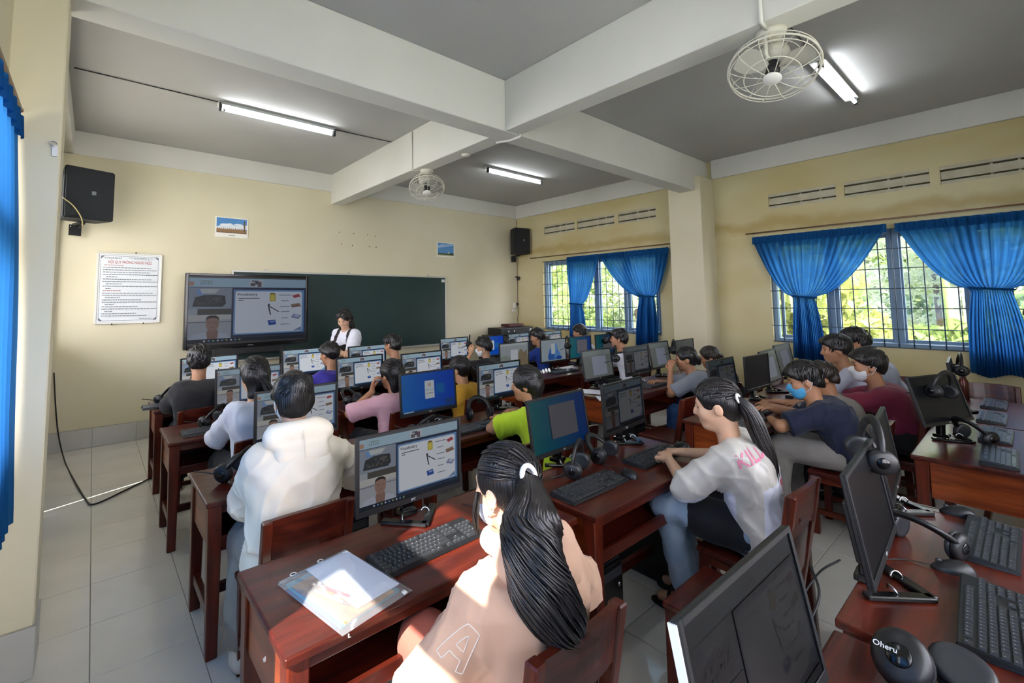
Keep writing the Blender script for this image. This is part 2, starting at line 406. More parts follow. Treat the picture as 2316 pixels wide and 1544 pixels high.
# ventilation slots high on the right wall
m_vent = mat('vent_plaster', 'c9c3ab', rough=0.85, var=(9, 0.6, 'a9a184'))
pos = ['far slot next to the corner loudspeaker', 'middle slot above the far window', 'slot beside the column above the far window',
       'slot beside the column above the near window', 'middle slot above the near window', 'slot at the frame edge above the near window']
for (a, b), ph in zip(VENTS, pos):
    z0, z1 = vz(a); t = thing('wall_vent', 'cream louvred ventilation %s' % ph, 'vent', (XR, (a+b)/2, z0), 0, 'ventilation slots high on the window wall')
    L = b-a; h = z1-z0
    for k in range(3):
        z = (0.012, h*0.5, h-0.012)[k]
        box('slat', (0.16, L, 0.085 if k == 1 else 0.045), (0.095 if k == 1 else 0.085, 0, z), m_vent, t, rot=(0, 0.0, 0), bev=0.003, seg=1)
    box('back_plate', (0.02, L, h), (0.17, 0, h/2), m_vent, t, bev=0)
    for q in range(random.choice((2, 3))):
        y = -L/2+L*(q+1)/4+random.uniform(-0.04, 0.04)
        box('divider', (0.13, 0.022, h), (0.1, y, h/2), m_vent, t, bev=0.002, seg=1)
# ------------------------------------------------------------------ windows
def window(name, side, y0, y1, z0, z1, xf, inward, grille=True, panes=4, transom=None):
    """steel window along Y; xf = inner wall face, inward = -1/+1 direction into the room"""
    W = thing(name, None, None, (xf, (y0+y1)/2, z0)); W['kind'] = 'structure'
    L = y1-y0; H = z1-z0; d = -inward*0.09
    for s, nm in ((-1, 'frame_jamb'), (1, 'frame_jamb')):
        box(nm, (0.10, 0.05, H), (d, s*(L/2-0.025), H/2), m_steel, W, bev=0.004)
    box('frame_head', (0.10, L-0.1, 0.05), (d, 0, H-0.025), m_steel, W, bev=0.004)
    box('frame_sill', (0.14, L-0.1, 0.05), (d*0.7, 0, 0.025), m_steel, W, bev=0.004)
    step = (L-0.1)/panes
    for k in range(1, panes):
        box('mullion', (0.08, 0.05 if k != panes//2 else 0.09, H-0.1), (d, -L/2+0.05+k*step, H/2), m_steel, W, bev=0.004)
    for k in range(panes):
        yc = -L/2+0.05+(k+0.5)*step; w = step-0.05
        s = boxes_mesh('sash_frame', [((0.03, 0.035, H-0.1), (0, -w/2+0.02, 0), (0,0,0)), ((0.03, 0.035, H-0.1), (0, w/2-0.02, 0), (0,0,0)),
             ((0.03, w-0.07, 0.035), (0, 0, H/2-0.07), (0,0,0)), ((0.03, w-0.07, 0.035), (0, 0, -H/2+0.07), (0,0,0))], m_steel)
        so = link('sash_frame', s, None, W, (d-inward*0.012, yc, H/2))
        box('pane', (0.004, w-0.07, H-0.17), (0, 0, 0), m_glass, so, bev=0)
    if transom: box('transom', (0.08, L-0.1, 0.16), (d, 0, transom-z0), m_steel, W, bev=0.004)
    if grille:
        n = int(round(L/0.1225)); gm = tube_mesh('grille_bar', [(0,0,0.01),(0,0,H-0.01)], 0.0055, m_grille, 6)
        for k in range(1, n): link('grille_bar', gm, None, W, (inward*0.012, -L/2+k*L/n, 0))
        hm = tube_mesh('grille_rail', [(0,-L/2,0),(0,L/2,0)], 0.0055, m_grille, 6)
        for k in range(1, 6): link('grille_rail', hm, None, W, (inward*0.022, 0, 0.21+(k-1)*0.221))
        for z in (0.006, H-0.006): link('grille_rail', hm, None, W, (inward*0.018, 0, z))
    return W
window('window_1', 'right', *WIN_R[0], XR, -1)
window('window_2', 'right', *WIN_R[1], XR, -1)
window('window_3', 'left', *WIN_L[0], XL, 1, grille=False, panes=2)
window('window_4', 'left', *WIN_L[1], XL, 1, grille=False, panes=2)
window('window_5', 'left', *WIN_L[2], XL, 1, grille=False, panes=3, transom=1.88)
for _i, (_a, _b, _c, _d) in enumerate(WIN_FILL):
    _w = window('window_%d' % (6+_i), 'back', -(_b-_a)/2, (_b-_a)/2, _c, _d, 0, 1, grille=False, panes=4)
    _w.location = ((_a+_b)/2, YB, _c); _w.rotation_euler = (0, 0, PI/2)
struct(box2('sun_block_eave', (XL-3, YB-1.5, 3.40), (XR+1, YB-0.21, 3.57), m_white, bev=0))  # unseen eave added to keep sun out of the back window
# double door of the left wall, leaves almost shut
dr = thing('door_1', None, None, (XL-0.1, 4.86, 0)); dr['kind'] = 'structure'
m_door = mat('door_blue_steel', '5d82a6', rough=0.5)
for s in (-1, 1):
    lf = box('door_leaf', (0.04, 0.60, 1.10), (0, s*0.312, 0.555), m_door, dr, bev=0.003)
    box('door_panel', (0.012, 0.46, 0.8), (0.022, 0, 0.0), m_door, lf, bev=0.004)
    for q in (-1, 1): box('stile', (0.04, 0.07, 0.98), (0, q*0.265, 1.03), m_door, lf, bev=0.003)
    box('top_rail', (0.04, 0.46, 0.08), (0, 0, 1.48), m_door, lf, bev=0.003)
    box('added_door_glass', (0.005, 0.46, 0.90), (0, 0, 0.99), m_glass, lf, bev=0)  # upper glass added so more light reaches the far bay
box('head_rail', (0.10, 1.24, 0.06), (0, 0, 2.15), m_door, dr, bev=0.003); box('added_fanlight', (0.006, 1.24, 0.86), (0, 0, 2.61), m_glass, dr, bev=0)  # glazed opening over the door, added to brighten the front wall
# light portals (they only guide sampling of the sky)
def portal(x, y0, y1, z0, z1, into):
    ld = bpy.data.lights.new('portal', 'AREA'); ld.shape = 'RECTANGLE'; ld.size = z1-z0; ld.size_y = y1-y0; ld.cycles.is_portal = True
    o = bpy.data.objects.new('window_portal', ld); COL.objects.link(o); o.location = (x, (y0+y1)/2, (z0+z1)/2)
    o.rotation_euler = (0, PI/2 if into < 0 else -PI/2, 0)
for h in WIN_R: portal(XR+0.21, *h, -1)
for h in WIN_L+[(4.24, 5.48, 1.12, 3.05)]: portal(XL-0.21, *h, 1)
for _a, _b, _c, _d in WIN_FILL:
    ld = bpy.data.lights.new('portal', 'AREA'); ld.shape = 'RECTANGLE'; ld.size = _b-_a; ld.size_y = _d-_c; ld.cycles.is_portal = True
    o = bpy.data.objects.new('window_portal', ld); COL.objects.link(o); o.location = ((_a+_b)/2, YB-0.21, (_c+_d)/2); o.rotation_euler = (PI/2, 0, PI)

# ------------------------------------------------------------------ curtains
m_curt = cloth_trans('blue_curtain', '245f9c', '3173b4', transp=0.05, transl=0.55)
m_curt_h = cloth_trans('blue_curtain_heading', '1f5288', '2a66a0', transp=0.0, transl=0.3)
m_rod = mat('curtain_rod_metal', '8a6d58', rough=0.35, metal=0.7)
def curtain(label, x, top, tie, bot, nf=16, amp=0.03, seed=0, p=0.55, group=None, into=-1, lean=0.0):
    rnd = random.Random(seed)
    root = thing('curtain', label, 'curtain', (x, (top[0]+top[1])/2, 0), 0, group)
    y00 = root.location.y
    NU, NV = nf*9, 46; V = []; F = []
    ph = [rnd.uniform(-0.8, 0.8) for _ in range(nf+1)]; am = [rnd.uniform(0.6, 1.25) for _ in range(nf+1)]
    for j in range(NV+1):
        v = j/NV
        z = top[2]+(bot[2]-top[2])*v
        if tie:
            vt = (top[2]-tie[2])/(top[2]-bot[2])
            if v <= vt:
                s = v/vt; e = max(0.0, 1-s)**p
                a = tie[0]+(top[0]-tie[0])*e; b = tie[1]+(top[1]-tie[1])*e; k = 0.75-0.35*s
            else:
                s = (v-vt)/(1-vt); e = 1-(1-s)**2.2
                a = tie[0]+(bot[0]-tie[0])*e; b = tie[1]+(bot[1]-tie[1])*e; k = 0.4+0.7*e
        else:
            a = top[0]+(bot[0]-top[0])*v; b = top[1]+(bot[1]-top[1])*v; k = 0.6+0.6*v
        for i in range(NU+1):
            u = i/NU; q = u*nf; f = int(min(q, nf-1)); w = q-f
            A = am[f]*(1-w)+am[f+1]*w; P = ph[f]*(1-w)+ph[f+1]*w
            dx = amp*k*A*math.sin(2*PI*u*nf+P+0.9*math.sin(3*v+f))+0.25*amp*math.sin(5*u+7*v+seed)
            zz = z + (0.02*math.sin(9*u+seed) if j == NV else 0)
            if tie and j == NV: zz += 0.0
            V.append((dx+lean*v, a+(b-a)*u-y00+0.004*math.sin(2*PI*u*nf*1.0+1.2), zz))
    for j in range(NV):
        for i in range(NU):
            q = j*(NU+1)+i; F.append((q, q+1, q+NU+2, q+NU+1))
    link('cloth', mesh_np('curtain_cloth', V, F), m_curt, root)
    # pleated heading tape
    V = []; F = []; n = nf*2; hh = 0.075
    for i in range(n*4+1):
        u = i/(n*4); d = 0.012*math.sin(2*PI*u*nf)+into*0.012
        y = top[0]+(top[1]-top[0])*u-y00
        V += [(d, y, top[2]+0.02), (d*1.2, y, top[2]-hh)]
    for i in range(n*4): F.append((2*i, 2*i+2, 2*i+3, 2*i+1))
    link('heading', mesh_np('curtain_heading', V, F), m_curt_h, root)
    if tie:
        w = abs(tie[1]-tie[0]); yc = (tie[0]+tie[1])/2-y00
        ring = [(0.045*math.cos(a), yc+(w/2+0.012)*math.sin(a), tie[2]+0.012*math.sin(a)) for a in np.linspace(0, 2*PI, 28)[:-1]]
        tube('tie_band', ring, 0.022, m_curt_h, root, 8, True, flat=0.5)
    return root
CX = 6.745
curtain('blue tied curtain on the near window, gathered above the boys by the column', CX, (2.30, 0.965, 2.375), (1.87, 1.665, 1.60), (1.91, 1.58, 0.83), 17, 0.036, 1)
curtain('blue tied curtain at the right edge of the photo on the near window', CX, (0.90, -0.42, 2.37), (0.37, 0.12, 1.66), (0.43, 0.02, 0.82), 17, 0.036, 2)
curtain('narrow blue tied curtain in the middle of the far window', CX, (5.39, 4.69, 2.36), (5.34, 5.07, 1.52), (5.37, 5.0, 0.86), 11, 0.030, 3)
curtain('wide blue tied curtain on the far window next to the column', CX, (4.68, 3.45, 2.36), (3.97, 3.71, 1.64), (4.04, 3.68, 0.88), 16, 0.034, 4)
curtain('blue curtain hanging straight beside the left column', -0.292, (2.79, 1.12, 2.40), None, (2.79, 1.14, 0.70), 14, 0.014, 5, into=1, lean=0.055)
curtain('unseen blue curtain added on the left window to narrow the sun gap', -0.292, (0.47, -0.88, 2.40), None, (0.47, -0.88, 0.71), 10, 0.02, 6, into=1)  # unseen curtain added, its edge set to shade the girl's back
for lab, a, b, x, z in (('thin brown curtain rod over the far window', 3.30, 6.31, 6.76, 2.432), ('long brown curtain rod over the near window', -0.9, 2.375, 6.76, 2.45), ('curtain rod over the left window', -0.9, 2.80, -0.285, 2.46)):
    t = thing('curtain_rod', lab, 'curtain rod', (x, (a+b)/2, z)); L = b-a; sg = 1 if x > 0 else -1
    tube('rod', [(0, -L/2, 0), (0, L/2, 0)], 0.009, m_rod, t)
    for y in (-L/2+0.06, 0, L/2-0.06):
        tube('bracket', [(0, y, 0), (sg*0.085 if x > 0 else -0.055, y, 0)], 0.006, m_rod, t, 6)
    link('finial', lathe_mesh('finial', [(0.002, -0.014), (0.011, -0.006), (0.011, 0.006), (0.002, 0.014)], m_rod, 10), None, t, (0, L/2, 0), (PI/2, 0, 0))

# ------------------------------------------------------------------ outside: ground, hedges, trees, palms
m_ground = mat('sunlit_ground', '8f8f7a', rough=0.9, var=(0.8, 0.9, 'b3b2a6'))
m_corr = mat('corridor_concrete', 'bdb9ae', rough=0.8, var=(1.5, 0.6, 'aaa69a'))
g = struct(box2('ground', (-30, -30, -1.2), (60, 45, -1.0), m_ground, bev=0))
g2 = struct(box2('corridor_slab', (XL-3.0, YB-2, -0.3), (XL-0.61, YF+2, -0.05), m_corr, bev=0))
struct(box2('sun_block_roof', (XL-2.6, 1.2, 3.40), (XL-0.21, YF+3, 3.57), m_corr, bev=0))  # unseen roof added to cut direct sun on the left wall
def leaf_mat(name, c1, c2):
    m = mat(name, c1, rough=0.5, var=(1.7, 1.0, c2)); nt = m.node_tree
    out = nt.nodes['Material Output']; b = nt.nodes['Principled BSDF']
    t = nt.nodes.new('ShaderNodeBsdfTranslucent'); t.inputs[0].default_value = (*lin(c2), 1)
    mx = nt.nodes.new('ShaderNodeMixShader'); mx.inputs[0].default_value = 0.4
    nt.links.new(b.outputs[0], mx.inputs[1]); nt.links.new(t.outputs[0], mx.inputs[2]); nt.links.new(mx.outputs[0], out.inputs[0])
    return m
leafs = [leaf_mat('leaf_yellow_green', '8c9846', 'b4bb6c'), leaf_mat('leaf_green', '708a46', '9caf6a'), leaf_mat('leaf_grey_green', '87987a', 'b6c0a4')]
m_bark = mat('bark', '6b5f4c', rough=0.9, var=(6, 0.8, '4d4437'))
def foliage_mesh(clumps, n, size, seed):
    r = np.random.RandomState(seed); V = []; F = []
    tot = sum(c[3]*c[4]*c[5] for c in clumps)
    for (cx, cy, cz, rx, ry, rz) in clumps:
        k = int(n*rx*ry*rz/tot)
        d = r.normal(size=(k, 3)); d /= np.linalg.norm(d, axis=1)[:, None]; rad = r.uniform(0.55, 1.0, k)[:, None]**0.6
        C = np.array([cx, cy, cz])+d*rad*np.array([rx, ry, rz])
        a = r.normal(size=(k, 3)); a /= np.linalg.norm(a, axis=1)[:, None]
        b = np.cross(a, r.normal(size=(k, 3))); b /= np.linalg.norm(b, axis=1)[:, None]
        s = size*r.uniform(0.6, 1.3, k)[:, None]
        P = [C-a*s, C+b*s*0.38, C+a*s, C-b*s*0.38]
        base = sum(len(x) for x in V)
        V.append(np.stack(P, 1).reshape(-1, 3)); F.append(base+np.arange(k*4).reshape(-1, 4))
    return mesh_np('foliage', np.concatenate(V), np.concatenate(F), False)
def tree(label, x, y, h, rad, mi, seed, n=2600, size=0.16):
    rnd = random.Random(seed); t = thing('tree', label, 'tree', (x, y, -1.0), 0, 'trees outside the windows')
    tube('trunk', spline([(0,0,0),(0.05,0.03,h*0.3),(0,0.06,h*0.6)], 8), [0.14]*5+[0.1]*10 if False else 0.07, m_bark, t, 8)
    cl = [(rnd.uniform(-.5,.5)*rad, rnd.uniform(-.7,.7)*rad, rnd.uniform(0.12, 0.9)*h, rad*rnd.uniform(.35,.6), rad*rnd.uniform(.4,.65), h*rnd.uniform(.13,.22)) for _ in range(9)]
    link('foliage', foliage_mesh(cl, n, size, seed), leafs[mi], t)
TR = [(12.5, 13.2, 5.0, 1.9, 0, 'yellow green bushy tree outside the far window, nearest its left jamb'), (13.5, 10.2, 5.4, 2.0, 1, 'green leafy tree outside the middle of the far window'),
      (12.8, 7.6, 5.0, 1.8, 2, 'grey green tree outside the far window behind the wide curtain'), (16.0, 15.5, 6.5, 2.4, 1, 'tall tree farther back outside the far window'),
      (13.0, 4.6, 4.6, 1.7, 1, 'green tree outside the near window, close to its left jamb'), (12.0, 2.9, 4.3, 1.6, 0, 'yellow green tree outside the second pane of the near window'),
      (17.5, 5.2, 6.5, 2.6, 2, 'pale tree in the distance outside the near window'), (17.0, 0.2, 6.5, 2.6, 2, 'pale distant tree seen through the right pane of the near window'),
      (13.5, -0.8, 3.4, 1.7, 0, 'low yellow green bush outside the right pane of the near window'), (18.5, 11.5, 7.5, 3.0, 2, 'tall pale tree far behind the far window'),
      (20.0, 1.8, 6.0, 3.0, 2, 'wide pale tree at the back outside the middle of the near window'), (19.5, -3.0, 6.0, 3.0, 1, 'wide tree at the back by the right edge of the near window'), (13.0, 0.6, 2.6, 1.6, 1, 'low green bush outside the near window below the palm'), (12.6, 4.0, 2.4, 1.5, 0, 'low yellow bush outside the left panes of the near window')]
for k, (x, y, h, r_, mi, lab) in enumerate(TR): tree(lab, x, y, h, r_, mi, 40+k, 4200, 0.15)
for k, (y, h, r_) in enumerate(((-8, 8, 3.6), (-3, 9, 3.8), (2, 8, 3.6), (7, 9, 3.8), (12, 8.5, 3.8), (17, 9, 3.8), (22, 9, 3.8))):
    tree('distant tall tree %s' % ('outside, beyond the right frame edge', 'seen at the right end of the near window', 'behind the middle mullion of the near window', 'left of the near window', 'behind the right part of the far window', 'behind the middle of the far window', 'behind the left jamb of the far window')[k], 26+(k % 2)*2.5, y, h, r_, 2 if k % 2 else 1, 80+k, 2600, 0.42)
def palm(label, x, y, h, seed):
    rnd = random.Random(seed); t = thing('palm', label, 'palm', (x, y, -1.0), 0, 'palms outside the near window')
    tube('trunk', [(0,0,0),(0.05,0.1,h*0.6),(0.0,0.15,h)], 0.06, leafs[1], t, 8)
    for k in range(11):
        az = 2*PI*k/11+rnd.uniform(-.2,.2); L = rnd.uniform(1.7, 2.2); el = rnd.uniform(0.2, 0.9)
        V = []; F = []; n = 22
        for i in range(n):
            s = (i+1)/n; rr = L*s*math.cos(el*(1-s*0.6)); zz = L*(math.sin(el)*s-0.75*s*s)
            c = Vector((math.cos(az)*rr, math.sin(az)*rr, zz)); side = Vector((-math.sin(az), math.cos(az), 0)); fw = Vector((math.cos(az), math.sin(az), 0))
            ll = 0.5*math.sin(PI*min(0.96, s*0.85+0.12))
            for q in (-1, 1):
                tip = c+side*q*ll*0.8+fw*ll*0.45+Vector((0,0,-ll*0.45)); b = len(V)
                V += [tuple(c), tuple(c+fw*0.035), tuple(tip), tuple(c-fw*0.02)]; F.append((b, b+1, b+2, b+3))
        link('frond', mesh_np('frond', V, F, False), leafs[1 if k % 2 else 0], t, (0, 0.15, h))
palm('broad palm outside the near window right of the middle mullion', 12.4, 0.9, 3.9, 5)
palm('second palm outside the near window, farther from the glass', 15.2, 2.6, 4.6, 6)
# ------------------------------------------------------------------ fluorescent lamps
m_tube_on = mat('fluorescent_tube', 'f6fbff', rough=0.4, emit=TUBE_EMIT)
m_lamp = mat('lamp_housing', 'd8dad8', rough=0.35)
for lab, x0, y in (('fluorescent lamp with one bright tube on the ceiling above the display', 0.876, 4.908), ('fluorescent lamp on the ceiling behind the small fan', 4.40, 4.945),
                   ('fluorescent lamp on the ceiling beside the large fan', 4.53, 0.985), ('fluorescent lamp on the ceiling above the camera', 0.90, 0.95)):
    t = thing('fluorescent_lamp', lab, 'lamp', (x0+0.59, y, ZC), 0, 'fluorescent lamps on the ceiling')
    box('batten', (1.19, 0.075, 0.045), (0, 0.03, -0.0225), m_lamp, t, bev=0.004)
    box('reflector', (1.15, 0.05, 0.006), (0, -0.02, -0.03), m_lamp, t, rot=(0.5, 0, 0), bev=0.001)
    tube('tube', [(-0.565, -0.015, -0.085), (0.565, -0.015, -0.085)], 0.014, m_tube_on, t, 12)
    for s in (-1, 1):
        h = box('lamp_holder', (0.022, 0.04, 0.08), (s*0.578, -0.01, -0.062), m_dark, t, bev=0.003)
        link('end_cap', lathe_mesh('end_cap', [(0.0145, 0), (0.0145, 0.02)], m_silver, 12), None, h, (-s*0.021-(0.01 if s > 0 else -0.01)+(-0.01 if s<0 else 0.0), -0.005, -0.023), (0, PI/2, 0))

# ------------------------------------------------------------------ ceiling fans with wire cages
m_fan = mat('fan_cream', 'd9d5c6', rough=0.4)
m_blade = mat('fan_blade', 'b9b6ab', rough=0.35)
def fan(label, loc, tilt, R=0.225, text_on=False, mount_z=3.105):
    t = thing('orbit_fan', label, 'fan', (loc[0], loc[1], mount_z), 0, 'cage fans under the ribs')
    dz = loc[2]-mount_z
    link('mount', lathe_mesh('mount', [(0.075, 0), (0.075, -0.02), (0.05, -0.05), (0.03, -0.055)], m_fan, 20), None, t)
    for s in (-1, 1): tube('yoke_arm', spline([(s*0.03, 0, -0.05), (s*0.09, 0, -0.06), (s*0.1, 0, dz+0.045), (s*0.075, 0, dz+0.03)], 12), 0.010, m_fan, t, 8)
    head = bpy.data.objects.new('fan_head', lathe_mesh('fan_head', [(0.03, 0.13), (0.075, 0.12), (0.085, 0.07), (0.07, 0.035), (0.02, 0.03)], m_fan, 20)); COL.objects.link(head)
    head.parent = t; head.location = (0, 0, dz); head.rotation_euler = tilt
    # cage: axis along -Z of the head, front at z=-0.09, back at z=+0.06
    def ring(nm, r, z, w): tube(nm, [(r*math.cos(a), r*math.sin(a), z) for a in np.linspace(0, 2*PI, 49)[:-1]], w, m_fan, head, 6, True)
    ring('cage_rim', R, -0.015, 0.006); ring('cage_ring', R*0.97, -0.045, 0.003); ring('cage_ring', R*0.62, -0.083, 0.0028); ring('cage_ring', R*0.97, 0.02, 0.003); ring('cage_ring', R*0.6, 0.05, 0.0028)
    fs = tube_mesh('cage_spoke', spline([(0.04, 0, -0.095), (R*0.62, 0, -0.083), (R*0.95, 0, -0.05), (R, 0, -0.015)], 10), 0.0024, m_fan, 5)
    bs = tube_mesh('cage_spoke_back', spline([(0.07, 0, 0.06), (R*0.6, 0, 0.05), (R*0.95, 0, 0.024), (R, 0, -0.015)], 10), 0.0024, m_fan, 5)
    for k in range(12): link('cage_spoke', fs, None, head, (0,0,0), (0, 0, 2*PI*k/12))
    for k in range(10): link('cage_spoke', bs, None, head, (0,0,0), (0, 0, 2*PI*k/10+0.2))
    link('badge', lathe_mesh('badge', [(0.001, -0.103), (0.04, -0.102), (0.046, -0.096), (0.046, -0.092)], m_whitep, 24), None, head)
    link('hub', lathe_mesh('hub', [(0.03, 0.03), (0.036, -0.05), (0.02, -0.06)], m_black, 16), None, head)
    V = []; F = []
    for i in range(9):
        s = i/8
        for j in range(7):
            q = j/6; r = 0.035+(R-0.055)*s; wid = 0.35+0.75*math.sin(PI*(0.2+0.7*s)); a = (q-0.5)*wid
            V.append((r*math.cos(a), r*math.sin(a), -0.02+0.03*(q-0.5)))
    for i in range(8):
        for j in range(6): b = i*7+j; F.append((b, b+1, b+8, b+7))
    bm_ = mesh_np('blade', V, F)
    for k in range(3): link('blade', bm_, m_blade, head, (0,0,0), (0, 0, 2*PI*k/3+0.4))
    if text_on: text('badge_text', 'senko', 0.026, m_dark, head, (0, 0, -0.1045), (PI, 0, 2.3), True)
    return t
fan('large cream cage fan hanging under the near ceiling rib', (2.93, 0.845, 2.895), (-0.05, 0.46, 0), 0.222, False)
fan('small cream cage fan hanging under the far ceiling rib', (2.93, 4.34, 2.91), (-0.42, 0.28, 0), 0.20)
# conduits and wires along ribs and ceiling
m_pvc = mat('white_pvc', 'e4e2da', rough=0.4)
def wire(label, pts, r, m, cat='wire', name='wire', n=6): 
    o = tube(name, pts, r, m, None, n); return tag(o, label, cat)
wire('white conduit bent round the main beam beside the near rib', [(2.965, 2.865, 3.12), (2.965, 2.865, 3.085), (2.965, 3.0, 3.085), (2.9, 3.12, 3.085)], 0.011, m_pvc, 'conduit', 'conduit', 8)
wire('white conduit running up the near rib to the large fan', [(2.778, 0.845, 3.56), (2.778, 0.845, 3.10), (2.86, 0.845, 3.092)], 0.011, m_pvc, 'conduit', 'conduit', 8)
wire('thin conduit running up the far rib to the small fan', [(2.78, 4.42, 3.55), (2.78, 4.42, 3.10), (2.9, 4.36, 3.09)], 0.007, m_pvc, 'conduit', 'conduit', 8)
wire('grey wire on the ceiling from the left wall to the lamp above the display', [(-0.2, 4.93, 3.562), (0.88, 4.93, 3.562)], 0.005, m_dark)
wire('grey wire on the ceiling from the far lamp to the small fan rib', [(2.07, 4.93, 3.562), (2.78, 4.9, 3.562)], 0.005, m_dark)
wire('grey wire on the ceiling between the large fan and its lamp', [(2.99, 0.98, 3.562), (4.53, 1.0, 3.562)], 0.005, m_dark)
t = thing('ceiling_rose', 'small round cream junction cap under the far rib', 'junction box', (2.93, 3.62, 3.105))
link('cap', lathe_mesh('cap', [(0.045, 0), (0.045, -0.012), (0.03, -0.022)], m_fan, 18), None, t)
link('screw', lathe_mesh('screw', [(0.006, -0.021), (0.005, -0.025)], m_silver, 8), None, t)

# ------------------------------------------------------------------ chalkboard
m_board = mat('green_chalkboard', '12302d', rough=0.45, var=(2.5, 0.5, '183a36'))
cb = thing('chalkboard', 'wide dark green chalkboard with aluminium frame on the front wall', 'chalkboard', (3.195, YF, 0.83))
box('writing_surface', (3.53, 0.018, 1.18), (0, -0.02, 0.6), m_board, cb, bev=0)
for s in (-1, 1): box('frame_side', (0.025, 0.035, 1.21), (s*1.765, -0.02, 0.6), m_alu, cb, bev=0.003)
box('frame_top', (3.53, 0.035, 0.025), (0, -0.02, 1.195), m_alu, cb, bev=0.003)
box('chalk_ledge', (3.53, 0.08, 0.025), (0, -0.045, 0.0), m_alu, cb, bev=0.003)
for x in (-1.35, -0.1, 1.4): box('hanger', (0.03, 0.02, 0.035), (x, -0.012, 1.222), m_alu, cb, bev=0.003)
box('corner_sticker', (0.07, 0.002, 0.05), (1.71, -0.031, 1.13), m_whitep, cb, bev=0)
# nail holes above the board
m_nail = mat('nail_rust', '5a4a3c', rough=0.7)
for k, (dx, dz) in enumerate(((-0.42, 0.06), (-0.18, 0.06), (0.06, 0.06), (0.2, 0.05), (-0.38, -0.12), (-0.2, -0.13), (0.1, -0.13), (0.22, -0.13))):
    o = link('wall_nail', lathe_mesh('wall_nail', [(0.006, 0), (0.008, 0.008), (0.002, 0.011)], m_nail, 8), None, None, (3.35+dx, YF, 2.62+dz), (PI/2, 0, 0))
    tag(o, 'rusty nail left in the front wall above the chalkboard', 'nail', 'nails above the chalkboard')

# ------------------------------------------------------------------ loudspeakers
m_spk = mat('speaker_black', '11161d', rough=0.6, bump=(400, 0.15))
def speaker(label, loc, rz, w, d, h, cable=None, face=-1):
    t = thing('loudspeaker', label, 'loudspeaker', loc, rz, 'wall loudspeakers')
    V = [(-w/2,-d/2,0),(w/2,-d/2,0),(w*0.36,d/2,0),(-w*0.36,d/2,0)]
    bm = bmesh.new(); lo = [bm.verts.new(v) for v in V]; hi = [bm.verts.new((v[0], v[1], h)) for v in V]
    bm.faces.new(lo[::-1]); bm.faces.new(hi)
    for i in range(4): bm.faces.new((lo[i], lo[(i+1)%4], hi[(i+1)%4], hi[i]))
    bmesh.ops.bevel(bm, geom=bm.edges[:], offset=0.012, segments=2, affect='EDGES')
    me = bpy.data.meshes.new('cabinet'); bm.to_mesh(me); bm.free(); link('cabinet', me, m_spk, t)
    box('front_grille', (w*0.94, 0.012, h*0.95), (0, -d/2-0.004, h/2), m_spk, t, bev=0.006)
    b = Flat(); b.rect(0, 0, 1, 1, '30363d')
    for i in range(4): b.rect(0.1, 0.12+i*0.22, 0.9, 0.24+i*0.22, '9ba2a8')
    link('badge', b.mesh('badge', print_mat(), 0.045, 0.045), None, t, (0.03, -d/2-0.0115, h*0.52), (PI/2, 0, 0))
    br = box('wall_bracket', (0.11, 0.012, 0.12), (0, d/2+0.10, -0.08), m_black, t, bev=0.002)
    box('bracket_arm', (0.05, 0.24, 0.03), (0, d/2+0.0, -0.02), m_black, t, bev=0.003)
    for s in (-1, 1): link('bolt', lathe_mesh('bolt', [(0.006, 0), (0.006, 0.006)], m_silver, 8), None, br, (s*0.04, -0.006, 0.04), (PI/2, 0, 0))
    return t
speaker('black loudspeaker on a bracket high on the front wall beside the left column', (-0.115, 6.46, 2.50), 0.30, 0.44, 0.30, 0.55)
speaker('black loudspeaker on a bracket in the far right corner of the room', (6.63, 6.50, 2.52), -0.25, 0.36, 0.26, 0.52)
wire('pale cable drooping in front of the left loudspeaker', spline([(-0.29, 6.25, 2.70), (-0.2, 6.24, 2.62), (-0.13, 6.26, 2.5), (-0.12, 6.34, 2.42)], 14), 0.006, mat('cable_ochre', 'b0a06c', rough=0.5))

